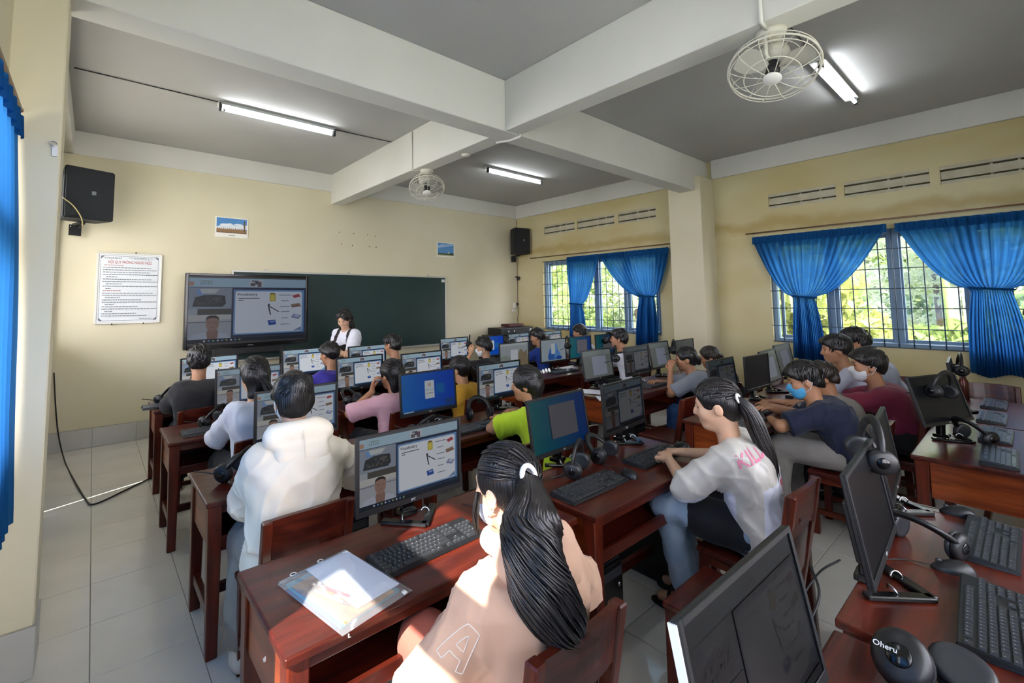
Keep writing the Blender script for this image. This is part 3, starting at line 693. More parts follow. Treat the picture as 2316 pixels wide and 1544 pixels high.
# ------------------------------------------------------------------ pictures and rules board
def picture(label, x0, x1, z0, z1, kind):
    t = thing('wall_picture', label, 'picture', ((x0+x1)/2, YF, z0)); W, H = x1-x0, z1-z0
    box('backing', (W, 0.008, H), (0, -0.004, H/2), m_whitep, t, bev=0)
    b = Flat(); b.rect(0, 0, 1, 1, 'efece2')
    if kind == 0:
        b.rect(0.04, 0.22, 0.96, 0.96, '4d8ac4'); b.poly([(0.04,0.5),(0.2,0.62),(0.45,0.72),(0.6,0.6),(0.96,0.66),(0.96,0.45),(0.04,0.4)], 'dfe6ea'); b.ell(0.3, 0.62, 0.16, 0.06, 'e8eef2'); b.ell(0.7,0.66,0.14,0.05,'dfe8ef')
        b.rect(0.04, 0.22, 0.96, 0.42, 'a07a52'); b.rect(0.04, 0.22, 0.96, 0.27, '6f5a41')
        for i in range(14): b.rect(0.06+i*0.06, 0.36, 0.075+i*0.06, 0.47+0.03*(i % 3 == 0), '8c6a47')
        for i in range(22): b.rect(0.05+i*0.04, 0.28, 0.062+i*0.04, 0.38, '70553a')
        b.rect(0.86, 0.3, 0.91, 0.78, '6d5a48'); b.poly([(0.855,0.78),(0.915,0.78),(0.885,0.9)], '4c4a4c')
        b.rect(0.4, 0.09, 0.6, 0.12, '8a8a86')
    else:
        b.rect(0.04, 0.1, 0.96, 0.96, '5b93c8'); b.poly([(0.04,0.75),(0.3,0.9),(0.5,0.86),(0.8,0.95),(0.96,0.9),(0.96,0.84),(0.04,0.6)], '9fc0de'); b.rect(0.04, 0.1, 0.96, 0.26, '46582f')
        b.rect(0.04, 0.1, 0.96, 0.16, 'a59d70'); b.poly([(0.6,0.26),(0.66,0.4),(0.72,0.26)], 'd8d2c0'); b.rect(0.75,0.16,0.95,0.3,'39452c')
    link('print', b.mesh('print', print_mat(), W, H), None, t, (0, -0.0085, H/2), (PI/2, 0, 0))
picture('pinned colour print of a long palace and clock tower under blue sky', 1.208, 1.612, 2.474, 2.745, 0)
picture('small pinned print of open blue sky right of the chalkboard', 4.79, 5.185, 2.40, 2.665, 1)
nb = thing('rules_board', 'white rules board with a red heading on the front wall', 'notice board', (0.325, YF, 1.376), 0)
box('panel', (0.60, 0.012, 0.80), (0, -0.012, 0.405), m_whitep, nb, bev=0)
for s in (-1, 1): box('frame_side', (0.022, 0.022, 0.82), (s*0.303, -0.012, 0.405), m_alu, nb, bev=0.003)
for z in (0.0, 0.81): box('frame_rail', (0.59, 0.022, 0.022), (0, -0.012, z), m_alu, nb, bev=0.003)
for x, z in ((0.05, 0.825), (-0.15, -0.012), (0.15, -0.012)): box('clip', (0.012, 0.02, 0.02), (x, -0.016, z), m_dark, nb, bev=0.002)
b = Flat(); b.rect(0, 0, 1, 1, 'dfe2e4')
b.rrect(0.025, 0.02, 0.975, 0.98, 0.03, '7c8088', 0.75); b.rrect(0.032, 0.026, 0.968, 0.974, 0.03, 'dde1e4', 0.75)
for cx, cy in ((0.03, 0.975), (0.97, 0.975), (0.03, 0.025), (0.97, 0.025)):
    sx = 1 if cx < 0.5 else -1; sy = 1 if cy < 0.5 else -1
    b.poly([(cx, cy), (cx+sx*0.06, cy), (cx, cy+sy*0.045)][::(1 if sx*sy > 0 else -1)], '6b7180')
b.txt('N\u1ed8I QUY PH\u00d2NG NGO\u1ea0I NG\u1eee', 0.062, 0.5, 0.885, 'a8433c', True, 0.82)
rl = random.Random(3)
def line(x0, x1, y, col='3c4148', h=0.008):
    x = x0
    while x < x1:
        w = rl.uniform(0.015, 0.055); b.rect(x, y-h/2, min(x+w, x1), y+h/2, col); x += w+0.008
line(0.08, 0.36, 0.955, '4a4d52', 0.006); line(0.08, 0.36, 0.94, '4a4d52', 0.006); line(0.47, 0.9, 0.955, '4a4d52', 0.006); line(0.55, 0.82, 0.935, '4a4d52', 0.006)
line(0.08, 0.4, 0.84, 'a8433c'); line(0.08, 0.36, 0.463, 'a8433c')
yy = 0.805
for k, e in enumerate((0.85, 0.95, 0.83, 0.97, 0.3, 0.87, 0.96, 0.38, 0.97, 0.2)): line(0.12 if k in (4, 7, 9) else 0.07, e, yy); yy -= 0.0345
yy = 0.428
for k, e in enumerate((0.9, 0.96, 0.35, 0.7, 0.96, 0.26, 0.65, 0.97, 0.24, 0.62, 0.8)): line(0.12 if k in (2, 5, 8) else 0.07, e, yy); yy -= 0.0335
line(0.68, 0.92, 0.045, '4a4d52', 0.007)
link('print', b.mesh('print', print_mat(), 0.585, 0.79), None, nb, (0, -0.0185, 0.405), (PI/2, 0, 0))

# ------------------------------------------------------------------ sockets, cables by the far corner, floor cable
sk = thing('wall_socket', 'small white socket box with cables in the far right corner', 'socket', (6.74, YF, 1.49))
box('box', (0.075, 0.03, 0.11), (0, -0.015, 0.0), m_whitep, sk, bev=0.004)
box('plug', (0.045, 0.04, 0.05), (0.05, -0.03, 0.03), m_black, sk, bev=0.004)
box('lower_box', (0.10, 0.025, 0.05), (-0.02, -0.012, -0.10), m_whitep, sk, bev=0.004)
cm = thing('corner_camera', 'small dark camera on a clip in the far right corner', 'camera', (6.79, 6.70, 2.05))
link('body', lathe_mesh('cam_body', [(0.012, -0.05), (0.03, -0.02), (0.032, 0.02), (0.012, 0.04)], m_black, 14), None, cm)
box('clip', (0.10, 0.02, 0.02), (0, 0.03, 0.03), m_black, cm, bev=0.004)
wire('black cable hanging from the corner socket to the cabinet', spline([(6.79, 6.74, 1.50), (6.80, 6.72, 1.35), (6.76, 6.71, 1.2), (6.80, 6.7, 1.05), (6.74, 6.6, 0.95)], 24), 0.006, m_black)
wire('thin brown cable running up the far right corner', [(6.83, 6.765, 1.55), (6.83, 6.765, 3.28)], 0.005, m_nail)
wire('black cable lying across the floor by the left column', spline([(-0.30, 6.75, 0.86), (-0.27, 6.73, 0.5), (-0.235, 6.72, 0.2), (-0.16, 6.3, 0.012), (-0.06, 5.5, 0.009), (0.02, 4.95, 0.009), (0.055, 4.83, 0.009), (0.13, 4.86, 0.009), (0.24, 4.97, 0.009), (0.45, 5.18, 0.009), (0.75, 5.5, 0.009)], 70), 0.007, m_black)
hk = thing('tie_hook', 'small white hook on the face of the left column', 'hook', (-0.165, 2.82, 2.30))
box('plate', (0.02, 0.01, 0.05), (0, -0.005, 0), m_whitep, hk, bev=0.002)
tube('loop', [(0.011*math.cos(a)-0.005, -0.02, 0.03+0.010*math.sin(a)) for a in np.linspace(0, 2*PI, 14)[:-1]], 0.0025, m_silver, hk, 6, True)
# ------------------------------------------------------------------ desks
DZ = 0.69
def make_desk(label, x0, y0, w=1.18, d=0.50, cat='desk'):
    t = thing('school_desk', label, cat, (x0+w/2, y0+d/2, 0), 0, 'two-seat wooden computer desks')
    box('desktop', (w, d, 0.026), (0, 0, DZ-0.013), m_wood, t, bev=0.008, seg=3)
    for sx in (-1, 1):
        for sy in (-1, 1):
            bm = bmesh.new(); hw = 0.03
            top = [(-hw,-hw),(hw,-hw),(hw,hw),(-hw,hw)]
            lo = [bm.verts.new((a*0.8, b*0.72+sy*0.012, 0)) for a, b in top]; hi = [bm.verts.new((a, b, DZ-0.026)) for a, b in top]
            bm.faces.new(lo[::-1]); bm.faces.new(hi)
            for i in range(4): bm.faces.new((lo[i], lo[(i+1)%4], hi[(i+1)%4], hi[i]))
            bmesh.ops.bevel(bm, geom=bm.edges[:], offset=0.004, segments=1, affect='EDGES')
            me = bpy.data.meshes.new('leg'); bm.to_mesh(me); bm.free(); me.materials.append(m_wood_z)
            link('leg', me, None, t, (sx*(w/2-0.04), sy*(d/2-0.045), 0))
        box('side_board', (0.018, d-0.15, 0.20), (sx*(w/2-0.03), 0, DZ-0.126), m_wood_s, t, bev=0.003)
        box('side_stretcher', (0.03, d-0.14, 0.045), (sx*(w/2-0.04), 0, 0.17), m_wood_y, t, bev=0.004)
    box('front_rail', (w-0.14, 0.02, 0.04), (0, -d/2+0.035, DZ-0.046), m_wood, t, bev=0.003)
    box('shelf', (w-0.10, d-0.10, 0.014), (0, 0.01, DZ-0.20), m_wood, t, bev=0.002)
    box('shelf_lip', (w-0.14, 0.018, 0.05), (0, -d/2+0.035, DZ-0.195), m_wood, t, bev=0.003)
    box('back_board', (w-0.14, 0.016, 0.20), (0, d/2-0.05, DZ-0.13), m_wood, t, bev=0.003)
    box('foot_stretcher', (w-0.14, 0.03, 0.045), (0, 0.02, 0.17), m_wood, t, bev=0.004)
    return t
ROWY = [-0.08, 1.23, 2.41, 3.59, 4.74]
DESKS = {}
desk_labels = {
 (0,'A'): ('wooden desk at the bottom edge under the nearest dark monitor', 0.42, -0.10), (0,'B'): ('wooden desk at bottom right with two dark monitors and two black keyboards', 1.65, -0.09),
 (0,'C'): ('wooden desk with a glossy top and orange side board at the right', 3.66, 0.0), (0,'D'): ('wooden desk against the window wall beyond the glossy one', 4.86, 0.0),
 (1,'A'): ('wooden desk with the clear plastic folder, nearest on the left', 0.41, 1.25), (1,'B'): ('wooden desk with the teal monitor, next to the silver-shirt girl', 1.645, 1.20),
 (1,'C'): ('wooden desk in front of the boy in the navy shirt', 3.45, 1.22), (1,'D'): ('wooden desk in front of the boy in the white polo shirt', 4.72, 1.22),
 (2,'A'): ('wooden desk in front of the person in the cream hoodie', 0.43, 2.41), (2,'B'): ('wooden desk with the bright blue monitor in front of the neon-shirt girl', 1.64, 2.41),
 (2,'C'): ('wooden desk left of the girl in the grey tee, behind the silver-shirt girl', 3.62, 2.41), (2,'D'): ('wooden desk next to the column in the second row', 4.83, 2.41),
 (3,'A'): ('wooden desk in front of the girl in the white shirt', 0.41, 3.59), (3,'B'): ('wooden desk in front of the girls in pink and yellow', 1.64, 3.59),
 (3,'C'): ('wooden desk with the monitor of the blue flower wallpaper', 3.62, 3.59), (3,'D'): ('wooden desk in front of the boy in white seen in profile', 4.83, 3.59),
 (4,'A'): ('wooden desk in front of the boy in the black shirt', 0.43, 4.74), (4,'B'): ('wooden desk in front of the boy in the purple shirt', 1.64, 4.74),
 (4,'C'): ('wooden desk in front of the masked boy in black', 3.55, 4.74), (4,'D'): ('wooden desk in front of the boy in the blue shirt', 4.80, 4.74)}
for k, (lab, x0, y0) in desk_labels.items(): DESKS[k] = make_desk(lab, x0, y0)
# marks on the nearest desk
m_scuff = mat('chipped_paint', 'd9d2c8', rough=0.8)
for (x, y, z, s) in ((-0.592, -0.09, 0.60, 1), (0.02, -0.2515, 0.655, 0), (-0.42, -0.2515, 0.672, 0)):
    o = tube('paint_chip', [(0,0,0.012),(0,0.0,0),(0.0,0.008,-0.006),(0,0.014,0)] if s else [(0,0,0.008),(0.0,0,0),(0.006,0,-0.002)], 0.0022, m_scuff, DESKS[(1,'A')], 5, False, (x, y, z))

# ------------------------------------------------------------------ chairs
def make_chair(label, x, y, rz=0.0):
    t = thing('wooden_chair', label, 'chair', (x, y, 0), rz, 'wooden pupil chairs')
    box('seat', (0.37, 0.36, 0.026), (0, 0.01, 0.400), m_wood, t, rot=(0.03, 0, 0), bev=0.006)
    for sx in (-1, 1):
        box('front_leg', (0.038, 0.042, 0.388), (sx*0.155, 0.165, 0.194), m_wood_z, t, bev=0.004)
        V = [(0.0, -0.165, 0.0), (0.0, -0.15, 0.42), (0.0, -0.185, 0.60), (0.0, -0.21, 0.762)]
        bm = bmesh.new(); rings = []
        for (a, b, c) in V: rings.append([bm.verts.new((sx*0.165+u*0.019, b+v*0.024*(1 if c < 0.5 else 0.85), c)) for u, v in ((-1,-1),(1,-1),(1,1),(-1,1))])
        for p, q in zip(rings, rings[1:]):
            for i in range(4): bm.faces.new((p[i], p[(i+1)%4], q[(i+1)%4], q[i]))
        bm.faces.new(rings[0][::-1]); bm.faces.new(rings[-1]); bmesh.ops.bevel(bm, geom=bm.edges[:], offset=0.005, segments=1, affect='EDGES')
        me = bpy.data.meshes.new('back_post'); bm.to_mesh(me); bm.free(); me.materials.append(m_wood_z); link('back_post', me, None, t)
        box('side_rail', (0.02, 0.30, 0.045), (sx*0.158, 0.005, 0.364), m_wood_y, t, bev=0.003)
        box('side_stretcher', (0.022, 0.30, 0.035), (sx*0.158, 0.005, 0.15), m_wood_y, t, bev=0.003)
    box('front_rail', (0.28, 0.02, 0.045), (0, 0.168, 0.364), m_wood, t, bev=0.003)
    box('cross_stretcher', (0.30, 0.03, 0.03), (0, 0.0, 0.15), m_wood, t, bev=0.003)
    # curved top board
    V = []; F = []; n = 10
    for i in range(n+1):
        u = i/n*2-1; bow = 0.02*(1-u*u)
        for (yy, zz) in ((-0.188, 0.612), (-0.21, 0.772-0.012*abs(u)**3), (-0.232, 0.772-0.012*abs(u)**3), (-0.21, 0.612)): V.append((u*0.175, yy-bow+0.014, zz))
    for i in range(n):
        for k in range(4): F.append((i*4+k, i*4+(k+1)%4, i*4+4+(k+1)%4, i*4+4+k))
    me = bpy.data.meshes.new('back_rail'); me.from_pydata(V, [], F+[(0,1,2,3),(n*4+3,n*4+2,n*4+1,n*4)]); me.materials.append(m_wood); link('back_rail', me, None, t)
    return t
SEATX = {'beige': (0.985, 0.985), 'cream': (0.71, 2.10), 'white': (0.87, 3.27), 'black': (0.72, 4.42), 'purple': (1.90, 4.44), 'pink': (1.93, 3.28), 'dark': (2.66, 4.44),
  'yellow': (2.66, 3.29), 'mask': (3.95, 4.44), 'neon': (2.45, 2.10), 'blue': (5.10, 4.46), 'b13': (6.06, 4.50), 'w14': (5.28, 3.30), 'grey': (4.82, 2.10), 'behind': (5.5, 2.12),
  'silver': (2.46, 0.90), 'navy': (4.02, 0.86), 'hid': (5.5, 0.92), 'maroon': (4.74, 0.74), 'polo': (5.2, 0.86), 'polo2': (5.75, 0.86)}
CHL = {'beige': 'chair the girl in the beige hoodie sits on', 'cream': 'chair under the person in the cream hoodie', 'white': 'chair under the girl in the white shirt', 'black': 'chair under the boy in the black shirt',
  'purple': 'chair under the boy in the purple shirt', 'pink': 'chair under the girl in the pink shirt', 'dark': 'chair under the boy with the white collar at the chalkboard', 'yellow': 'chair under the girl in the yellow shirt',
  'mask': 'chair under the masked boy in black', 'neon': 'chair under the girl in the neon green shirt', 'blue': 'chair under the boy in the blue shirt', 'b13': 'chair under the boy before the narrow curtain',
  'w14': 'chair under the boy in the white shirt seen in profile', 'grey': 'chair under the girl in the grey tee', 'behind': 'chair under the dark-haired pupil next to the column', 'silver': 'chair the girl in the silver shirt sits on',
  'navy': 'chair the boy in the navy shirt sits on', 'maroon': 'chair under the boy in the maroon shirt', 'polo': 'chair under the boy in the white polo shirt', 'polo2': 'chair under the pupil behind the polo-shirt boy'}
for k, lab in CHL.items(): make_chair('reddish wooden '+lab, SEATX[k][0], SEATX[k][1]-0.0)
for lab, x, y, rz in (('empty wooden chair behind the desk with the bright blue monitor', 1.92, 2.10, 0.05), ('empty wooden chair at the first desk beside the silver-shirt girl', 1.95, 0.80, 0.0),
        ('empty wooden chair against the chalkboard by the vocabulary monitor', 4.20, 5.95, 0.3), ('wooden chair by the window wall, left of the pair behind the headset monitors', 6.30, 0.80, PI/2+0.15),
        ('wooden chair by the window wall under the right curtain', 6.30, 0.28, PI/2+0.1), ('wooden chair between the column and the dark monitors', 5.55, 1.95, 0.0), ('empty wooden chair in the second row by the white papers', 3.95, 2.08, 0.0)):
    make_chair(lab, x, y, rz)
o = box('paper_label', (0.036, 0.001, 0.022), (0.1, -0.213, 0.72), m_whitep, None, bev=0); o.parent = [c for c in bpy.data.objects if c.get('label','').startswith('empty wooden chair in the second')][0]; o.location = (0.10, -0.232, 0.73)

# ------------------------------------------------------------------ screen pictures
def content(kind):
    b = Flat()
    if kind in ('vocab', 'vocab_big'):
        b.rect(0, 0, 1, 1, '3a4a63')
        b.rect(0, 0.86, 1, 1, 'a9c6d6')
        b.ell(0.02, 0.91, 0.02, 0.035, 'b98d72'); b.rect(0.09, 0.945, 0.18, 0.955, '6f8f6a')
        for i in range(5): b.rect(0.085+i*0.02, 0.895, 0.095+i*0.02, 0.93, '7d97a0')
        b.rect(0.48, 0.865, 0.6, 0.985, 'c8ccd0')
        for q in ((0.49,0.88,0.53,0.93,'5b5460'), (0.53,0.91,0.555,0.97,'444450'), (0.55,0.87,0.585,0.955,'6a5a63'), (0.5,0.945,0.53,0.975,'7c7f88')): b.rect(*q)
        # class video
        b.rect(0, 0.43, 0.335, 0.85, '8f99a6'); b.rect(0.06, 0.74, 0.13, 0.83, '6f9ad0'); b.poly([(0.08,0.83),(0.24,0.83),(0.2,0.76),(0.1,0.76)], 'c3c8c6')
        b.poly([(0.03,0.56),(0.05,0.70),(0.12,0.735),(0.2,0.74),(0.28,0.725),(0.29,0.6),(0.26,0.55)], '2f353a')
        rr = random.Random(2)
        for i in range(26): b.ell(rr.uniform(0.05,0.27), rr.uniform(0.58,0.7), 0.012, 0.02, rr.choice(('1c2024','4b5155','5c5a55','23282c')), 8)
        b.rect(0.07, 0.43, 0.335, 0.52, '4a4a44'); b.rect(0, 0.43, 0.07, 0.52, 'a6aeb4')
        # teacher video
        b.rect(0, 0.06, 0.335, 0.43, 'a9adb4'); b.poly([(0,0.33),(0.335,0.36),(0.335,0.43),(0,0.43)], 'c2c2bd'); b.rect(0, 0.31, 0.335, 0.325, '787c80')
        b.poly([(0.0,0.06),(0.05,0.14),(0.13,0.17),(0.22,0.17),(0.30,0.13),(0.335,0.06)], 'b6bcc9')
        b.poly([(0.15,0.06),(0.14,0.16),(0.155,0.2),(0.22,0.2),(0.235,0.16),(0.225,0.06)], '8d6f62'); b.ell(0.187, 0.29, 0.052, 0.115, '9a7b6c'); b.poly([(0.135,0.33),(0.14,0.39),(0.165,0.42),(0.21,0.42),(0.235,0.39),(0.24,0.33),(0.225,0.37),(0.19,0.385),(0.15,0.37)], '2d2523')
        b.rect(0.155, 0.305, 0.175, 0.312, '3c2d29'); b.rect(0.2, 0.305, 0.22, 0.312, '3c2d29'); b.rect(0.172, 0.235, 0.203, 0.243, '6e4a44')
        # slide
        b.rect(0.345, 0.07, 0.99, 0.85, '1e2c46'); b.rect(0.352, 0.10, 0.985, 0.82, '6f98c8'); b.rrect(0.365, 0.12, 0.965, 0.795, 0.02, 'e6ebf2', 1.5)
        b.txt('Vocabulary', 0.062, 0.465, 0.745, '1b2230', True, 0.62)
        b.rect(0.39, 0.675, 0.57, 0.688, '5a626e'); b.rect(0.39, 0.645, 0.43, 0.657, '5a626e')
        b.rect(0.66, 0.63, 0.715, 0.75, 'c9b544'); b.rect(0.672, 0.65, 0.703, 0.73, 'e0cf63'); b.poly([(0.66,0.75),(0.715,0.75),(0.70,0.775),(0.672,0.775)], '7a7138')
        b.rot_rect(0.66, 0.49, 0.012, 0.17, 0.12, '3b3f47'); b.rot_rect(0.695, 0.51, 0.012, 0.15, 0.75, '3b3f47'); b.ell(0.655, 0.575, 0.01, 0.018, '3b3f47', 8)
        b.rot_rect(0.685, 0.28, 0.07, 0.08, 0.15, '2f56a8'); b.rot_rect(0.69, 0.295, 0.04, 0.02, 0.15, '9fb4e0')
        b.rot_rect(0.91, 0.72, 0.07, 0.05, 0.45, 'b54c52'); b.rot_rect(0.905, 0.56, 0.09, 0.06, 0.25, '8f8a72'); b.rot_rect(0.905, 0.55, 0.085, 0.015, 0.25, '9c4744'); b.rot_rect(0.91, 0.37, 0.08, 0.07, -0.45, '8b93b8'); b.rot_rect(0.915, 0.38, 0.045, 0.035, -0.45, 'c5cbe0')
        for x0, x1, y in ((0.745,0.86,0.735),(0.765,0.835,0.64),(0.755,0.85,0.54),(0.765,0.845,0.455),(0.77,0.83,0.35),(0.765,0.85,0.245)): b.rect(x0, y-0.007, x1, y+0.007, '8a93a3')
        b.poly([(0.88,0.13),(0.96,0.13),(0.96,0.2)], '7d93b8')
        b.rect(0, 0, 1, 0.06, '1b2532')
        for i in range(9): b.rect(0.12+i*0.035, 0.02, 0.135+i*0.035, 0.042, ('c9d2da','6e94c4','8fb27d')[i % 3])
    elif kind == 'blue':
        for i in range(24):
            x = i/24; f = x; b.rect(x, 0, x+1/24+0.001, 1, '%02x%02x%02x' % (int(8+14*(1-f)), int(105-45*f), int(190-10*f)))
        b.rect(0.42, 0.3, 0.6, 0.78, 'c9d4dc'); b.rect(0.435, 0.52, 0.585, 0.53, '7d868d'); b.rect(0.44, 0.43, 0.57, 0.455, '9aa3aa'); b.ell(0.51, 0.67, 0.03, 0.05, 'c9a69a')
        b.rect(0.64, 0.4, 0.8, 0.66, '1466ac'); b.rect(0, 0, 1, 0.05, '1d3f6e'); b.rect(0.02, 0.01, 0.2, 0.04, '9fc0d8')
        b.rect(0.8, 0.08, 0.98, 0.22, '1d3f7e')
        for i in range(3): b.rect(0.02, 0.72-i*0.1, 0.05, 0.77-i*0.1, '2f5f8a')
    elif kind == 'teal':
        for i in range(24):
            x = i/24; f = x; b.rect(x, 0, x+1/24+0.001, 1, '%02x%02x%02x' % (8, int(125-65*f), int(130+20*f)))
        b.rect(0.31, 0.2, 0.8, 0.86, '0c3b4c'); b.rect(0.33, 0.2, 0.82, 0.86, '7d7c86'); b.rect(0.47, 0.62, 0.51, 0.68, '7a7c92'); b.rect(0.8, 0.82, 0.81, 0.835, 'e8e8e8')
        for i in range(3): b.rect(0.4, 0.5-i*0.07, 0.7, 0.51-i*0.07, '85848f')
    elif kind == 'grey':
        b.rect(0, 0, 1, 1, 'a3adb0'); b.rect(0, 0.9, 1, 1, 'b9c4c4'); b.poly([(0,0),(0.35,0.1),(0.45,0.35),(0.2,0.5),(0,0.45)], '8f9a92'); b.rect(0.36, 0.12, 0.62, 0.72, 'd5d9e2'); b.poly([(0.66,0),(0.62,0.5),(0.72,0.75),(0.85,0.55),(0.95,0.7),(1,0.2),(1,0)], '8b7d63')
    elif kind == 'flower':
        b.rect(0, 0, 1, 1, 'a6b4bd')
        for cx, cy, rx, ry, c in ((0.5,0.35,0.2,0.35,'3f79c4'),(0.38,0.2,0.12,0.2,'2f62b4'),(0.66,0.25,0.12,0.2,'5a93d6'),(0.58,0.62,0.08,0.2,'6ba0da'),(0.72,0.12,0.12,0.1,'1f4ea6')): b.ell(cx, cy, rx, ry, c)
        b.rect(0.4, 0.32, 0.56, 0.82, 'cfd8de'); b.rect(0, 0, 1, 0.05, '8fa0ad')
    elif kind == 'panel':
        b.rect(0, 0, 1, 1, '7f8682'); b.rect(0, 0.82, 1, 1, '8f9a98'); b.rect(0.3, 0.08, 0.8, 0.78, 'a7adc0')
    else:
        b.rect(0, 0, 1, 1, '14161a')
    return b.mesh('picture_'+kind, screen_mat(), 0.478, 0.269) if kind != 'vocab_big' else b.mesh('picture_'+kind, screen_mat(), 1.43, 0.805)
PICS = {k: content(k) for k in ('vocab', 'vocab_big', 'blue', 'teal', 'grey', 'flower', 'panel', 'off')}

# ------------------------------------------------------------------ monitors
MW, MH = 0.51, 0.305
SCR = 0.135
_back = boxes_mesh('housing', [((MW, 0.012, MH), (0, 0.004, MH/2), (0,0,0)), ((MW*0.7, 0.03, MH*0.55), (0, 0.022, MH*0.4), (0,0,0))], m_black, 0.003)
_bez = boxes_mesh('bezel', [((0.012, 0.008, MH), (-MW/2+0.006, -0.004, MH/2), (0,0,0)), ((0.012, 0.008, MH), (MW/2-0.006, -0.004, MH/2), (0,0,0)),
      ((MW-0.024, 0.008, 0.012), (0, -0.004, MH-0.006), (0,0,0)), ((MW-0.024, 0.008, 0.022), (0, -0.004, 0.011), (0,0,0))], m_black, 0.001)
_neck = boxes_mesh('stand_neck', [((0.05, 0.03, 0.16), (0, 0.045, 0.10), (0.05,0,0))], m_blackg, 0.004)
_foot = None
def foot_mesh():
    bm = bmesh.new()
    for s in (-1, 1):
        M = Matrix.Translation((s*0.06, -0.035, 0.009)) @ Matrix.Rotation(-s*0.75, 4, 'Z') @ Matrix.Diagonal((0.032, 0.19, 0.014, 1))
        r = bmesh.ops.create_cube(bm, size=1.0); bmesh.ops.transform(bm, matrix=M, verts=r['verts'])
    M = Matrix.Translation((0, 0.045, 0.012)) @ Matrix.Diagonal((0.075, 0.06, 0.02, 1)); r = bmesh.ops.create_cube(bm, size=1.0); bmesh.ops.transform(bm, matrix=M, verts=r['verts'])
    bmesh.ops.bevel(bm, geom=bm.edges[:], offset=0.003, segments=1, affect='EDGES')
    me = bpy.data.meshes.new('stand_foot'); bm.to_mesh(me); bm.free(); me.materials.append(m_blackg); return me
_foot = foot_mesh()
_logo = None
m_print_white = mat('white_print', 'd8dadd', rough=0.5)
_logo = text_verts('FPT', 0.014, True); _logo.materials.clear(); _logo.materials.append(m_print_white)
_ring = tube_mesh('foot_trim', [(0.018*math.cos(a), 0.018*math.sin(a)*0.4, 0.018*abs(math.sin(a))) for a in np.linspace(0.1, PI-0.1, 9)], 0.003, m_silver, 6)
def monitor(label, x, y, zb, yaw, tilt, kind, bright, z0=DZ):
    t = thing('monitor', label, 'monitor', (x, y, z0), math.radians(yaw), 'desktop monitors')
    link('stand_foot', _foot, None, t); link('stand_neck', _neck, None, t)
    for s in (-1, 1): link('foot_trim', _ring, None, t, (s*0.05, -0.02, 0.014), (0, 0, -s*0.75))
    h = link('housing', _back, None, t, (0, 0, zb-z0), (-math.radians(tilt), 0, 0))
    link('bezel', _bez, None, h)
    sc = link('screen', PICS[kind], None, h, (0, -0.0025, MH/2+0.005), (PI/2, 0, 0)); sc.color = (bright*SCR, bright*SCR, bright*1.02*SCR, 1)
    link('maker_mark', _logo, None, h, (0, -0.0085, 0.0105), (PI/2, 0, 0))
    return t
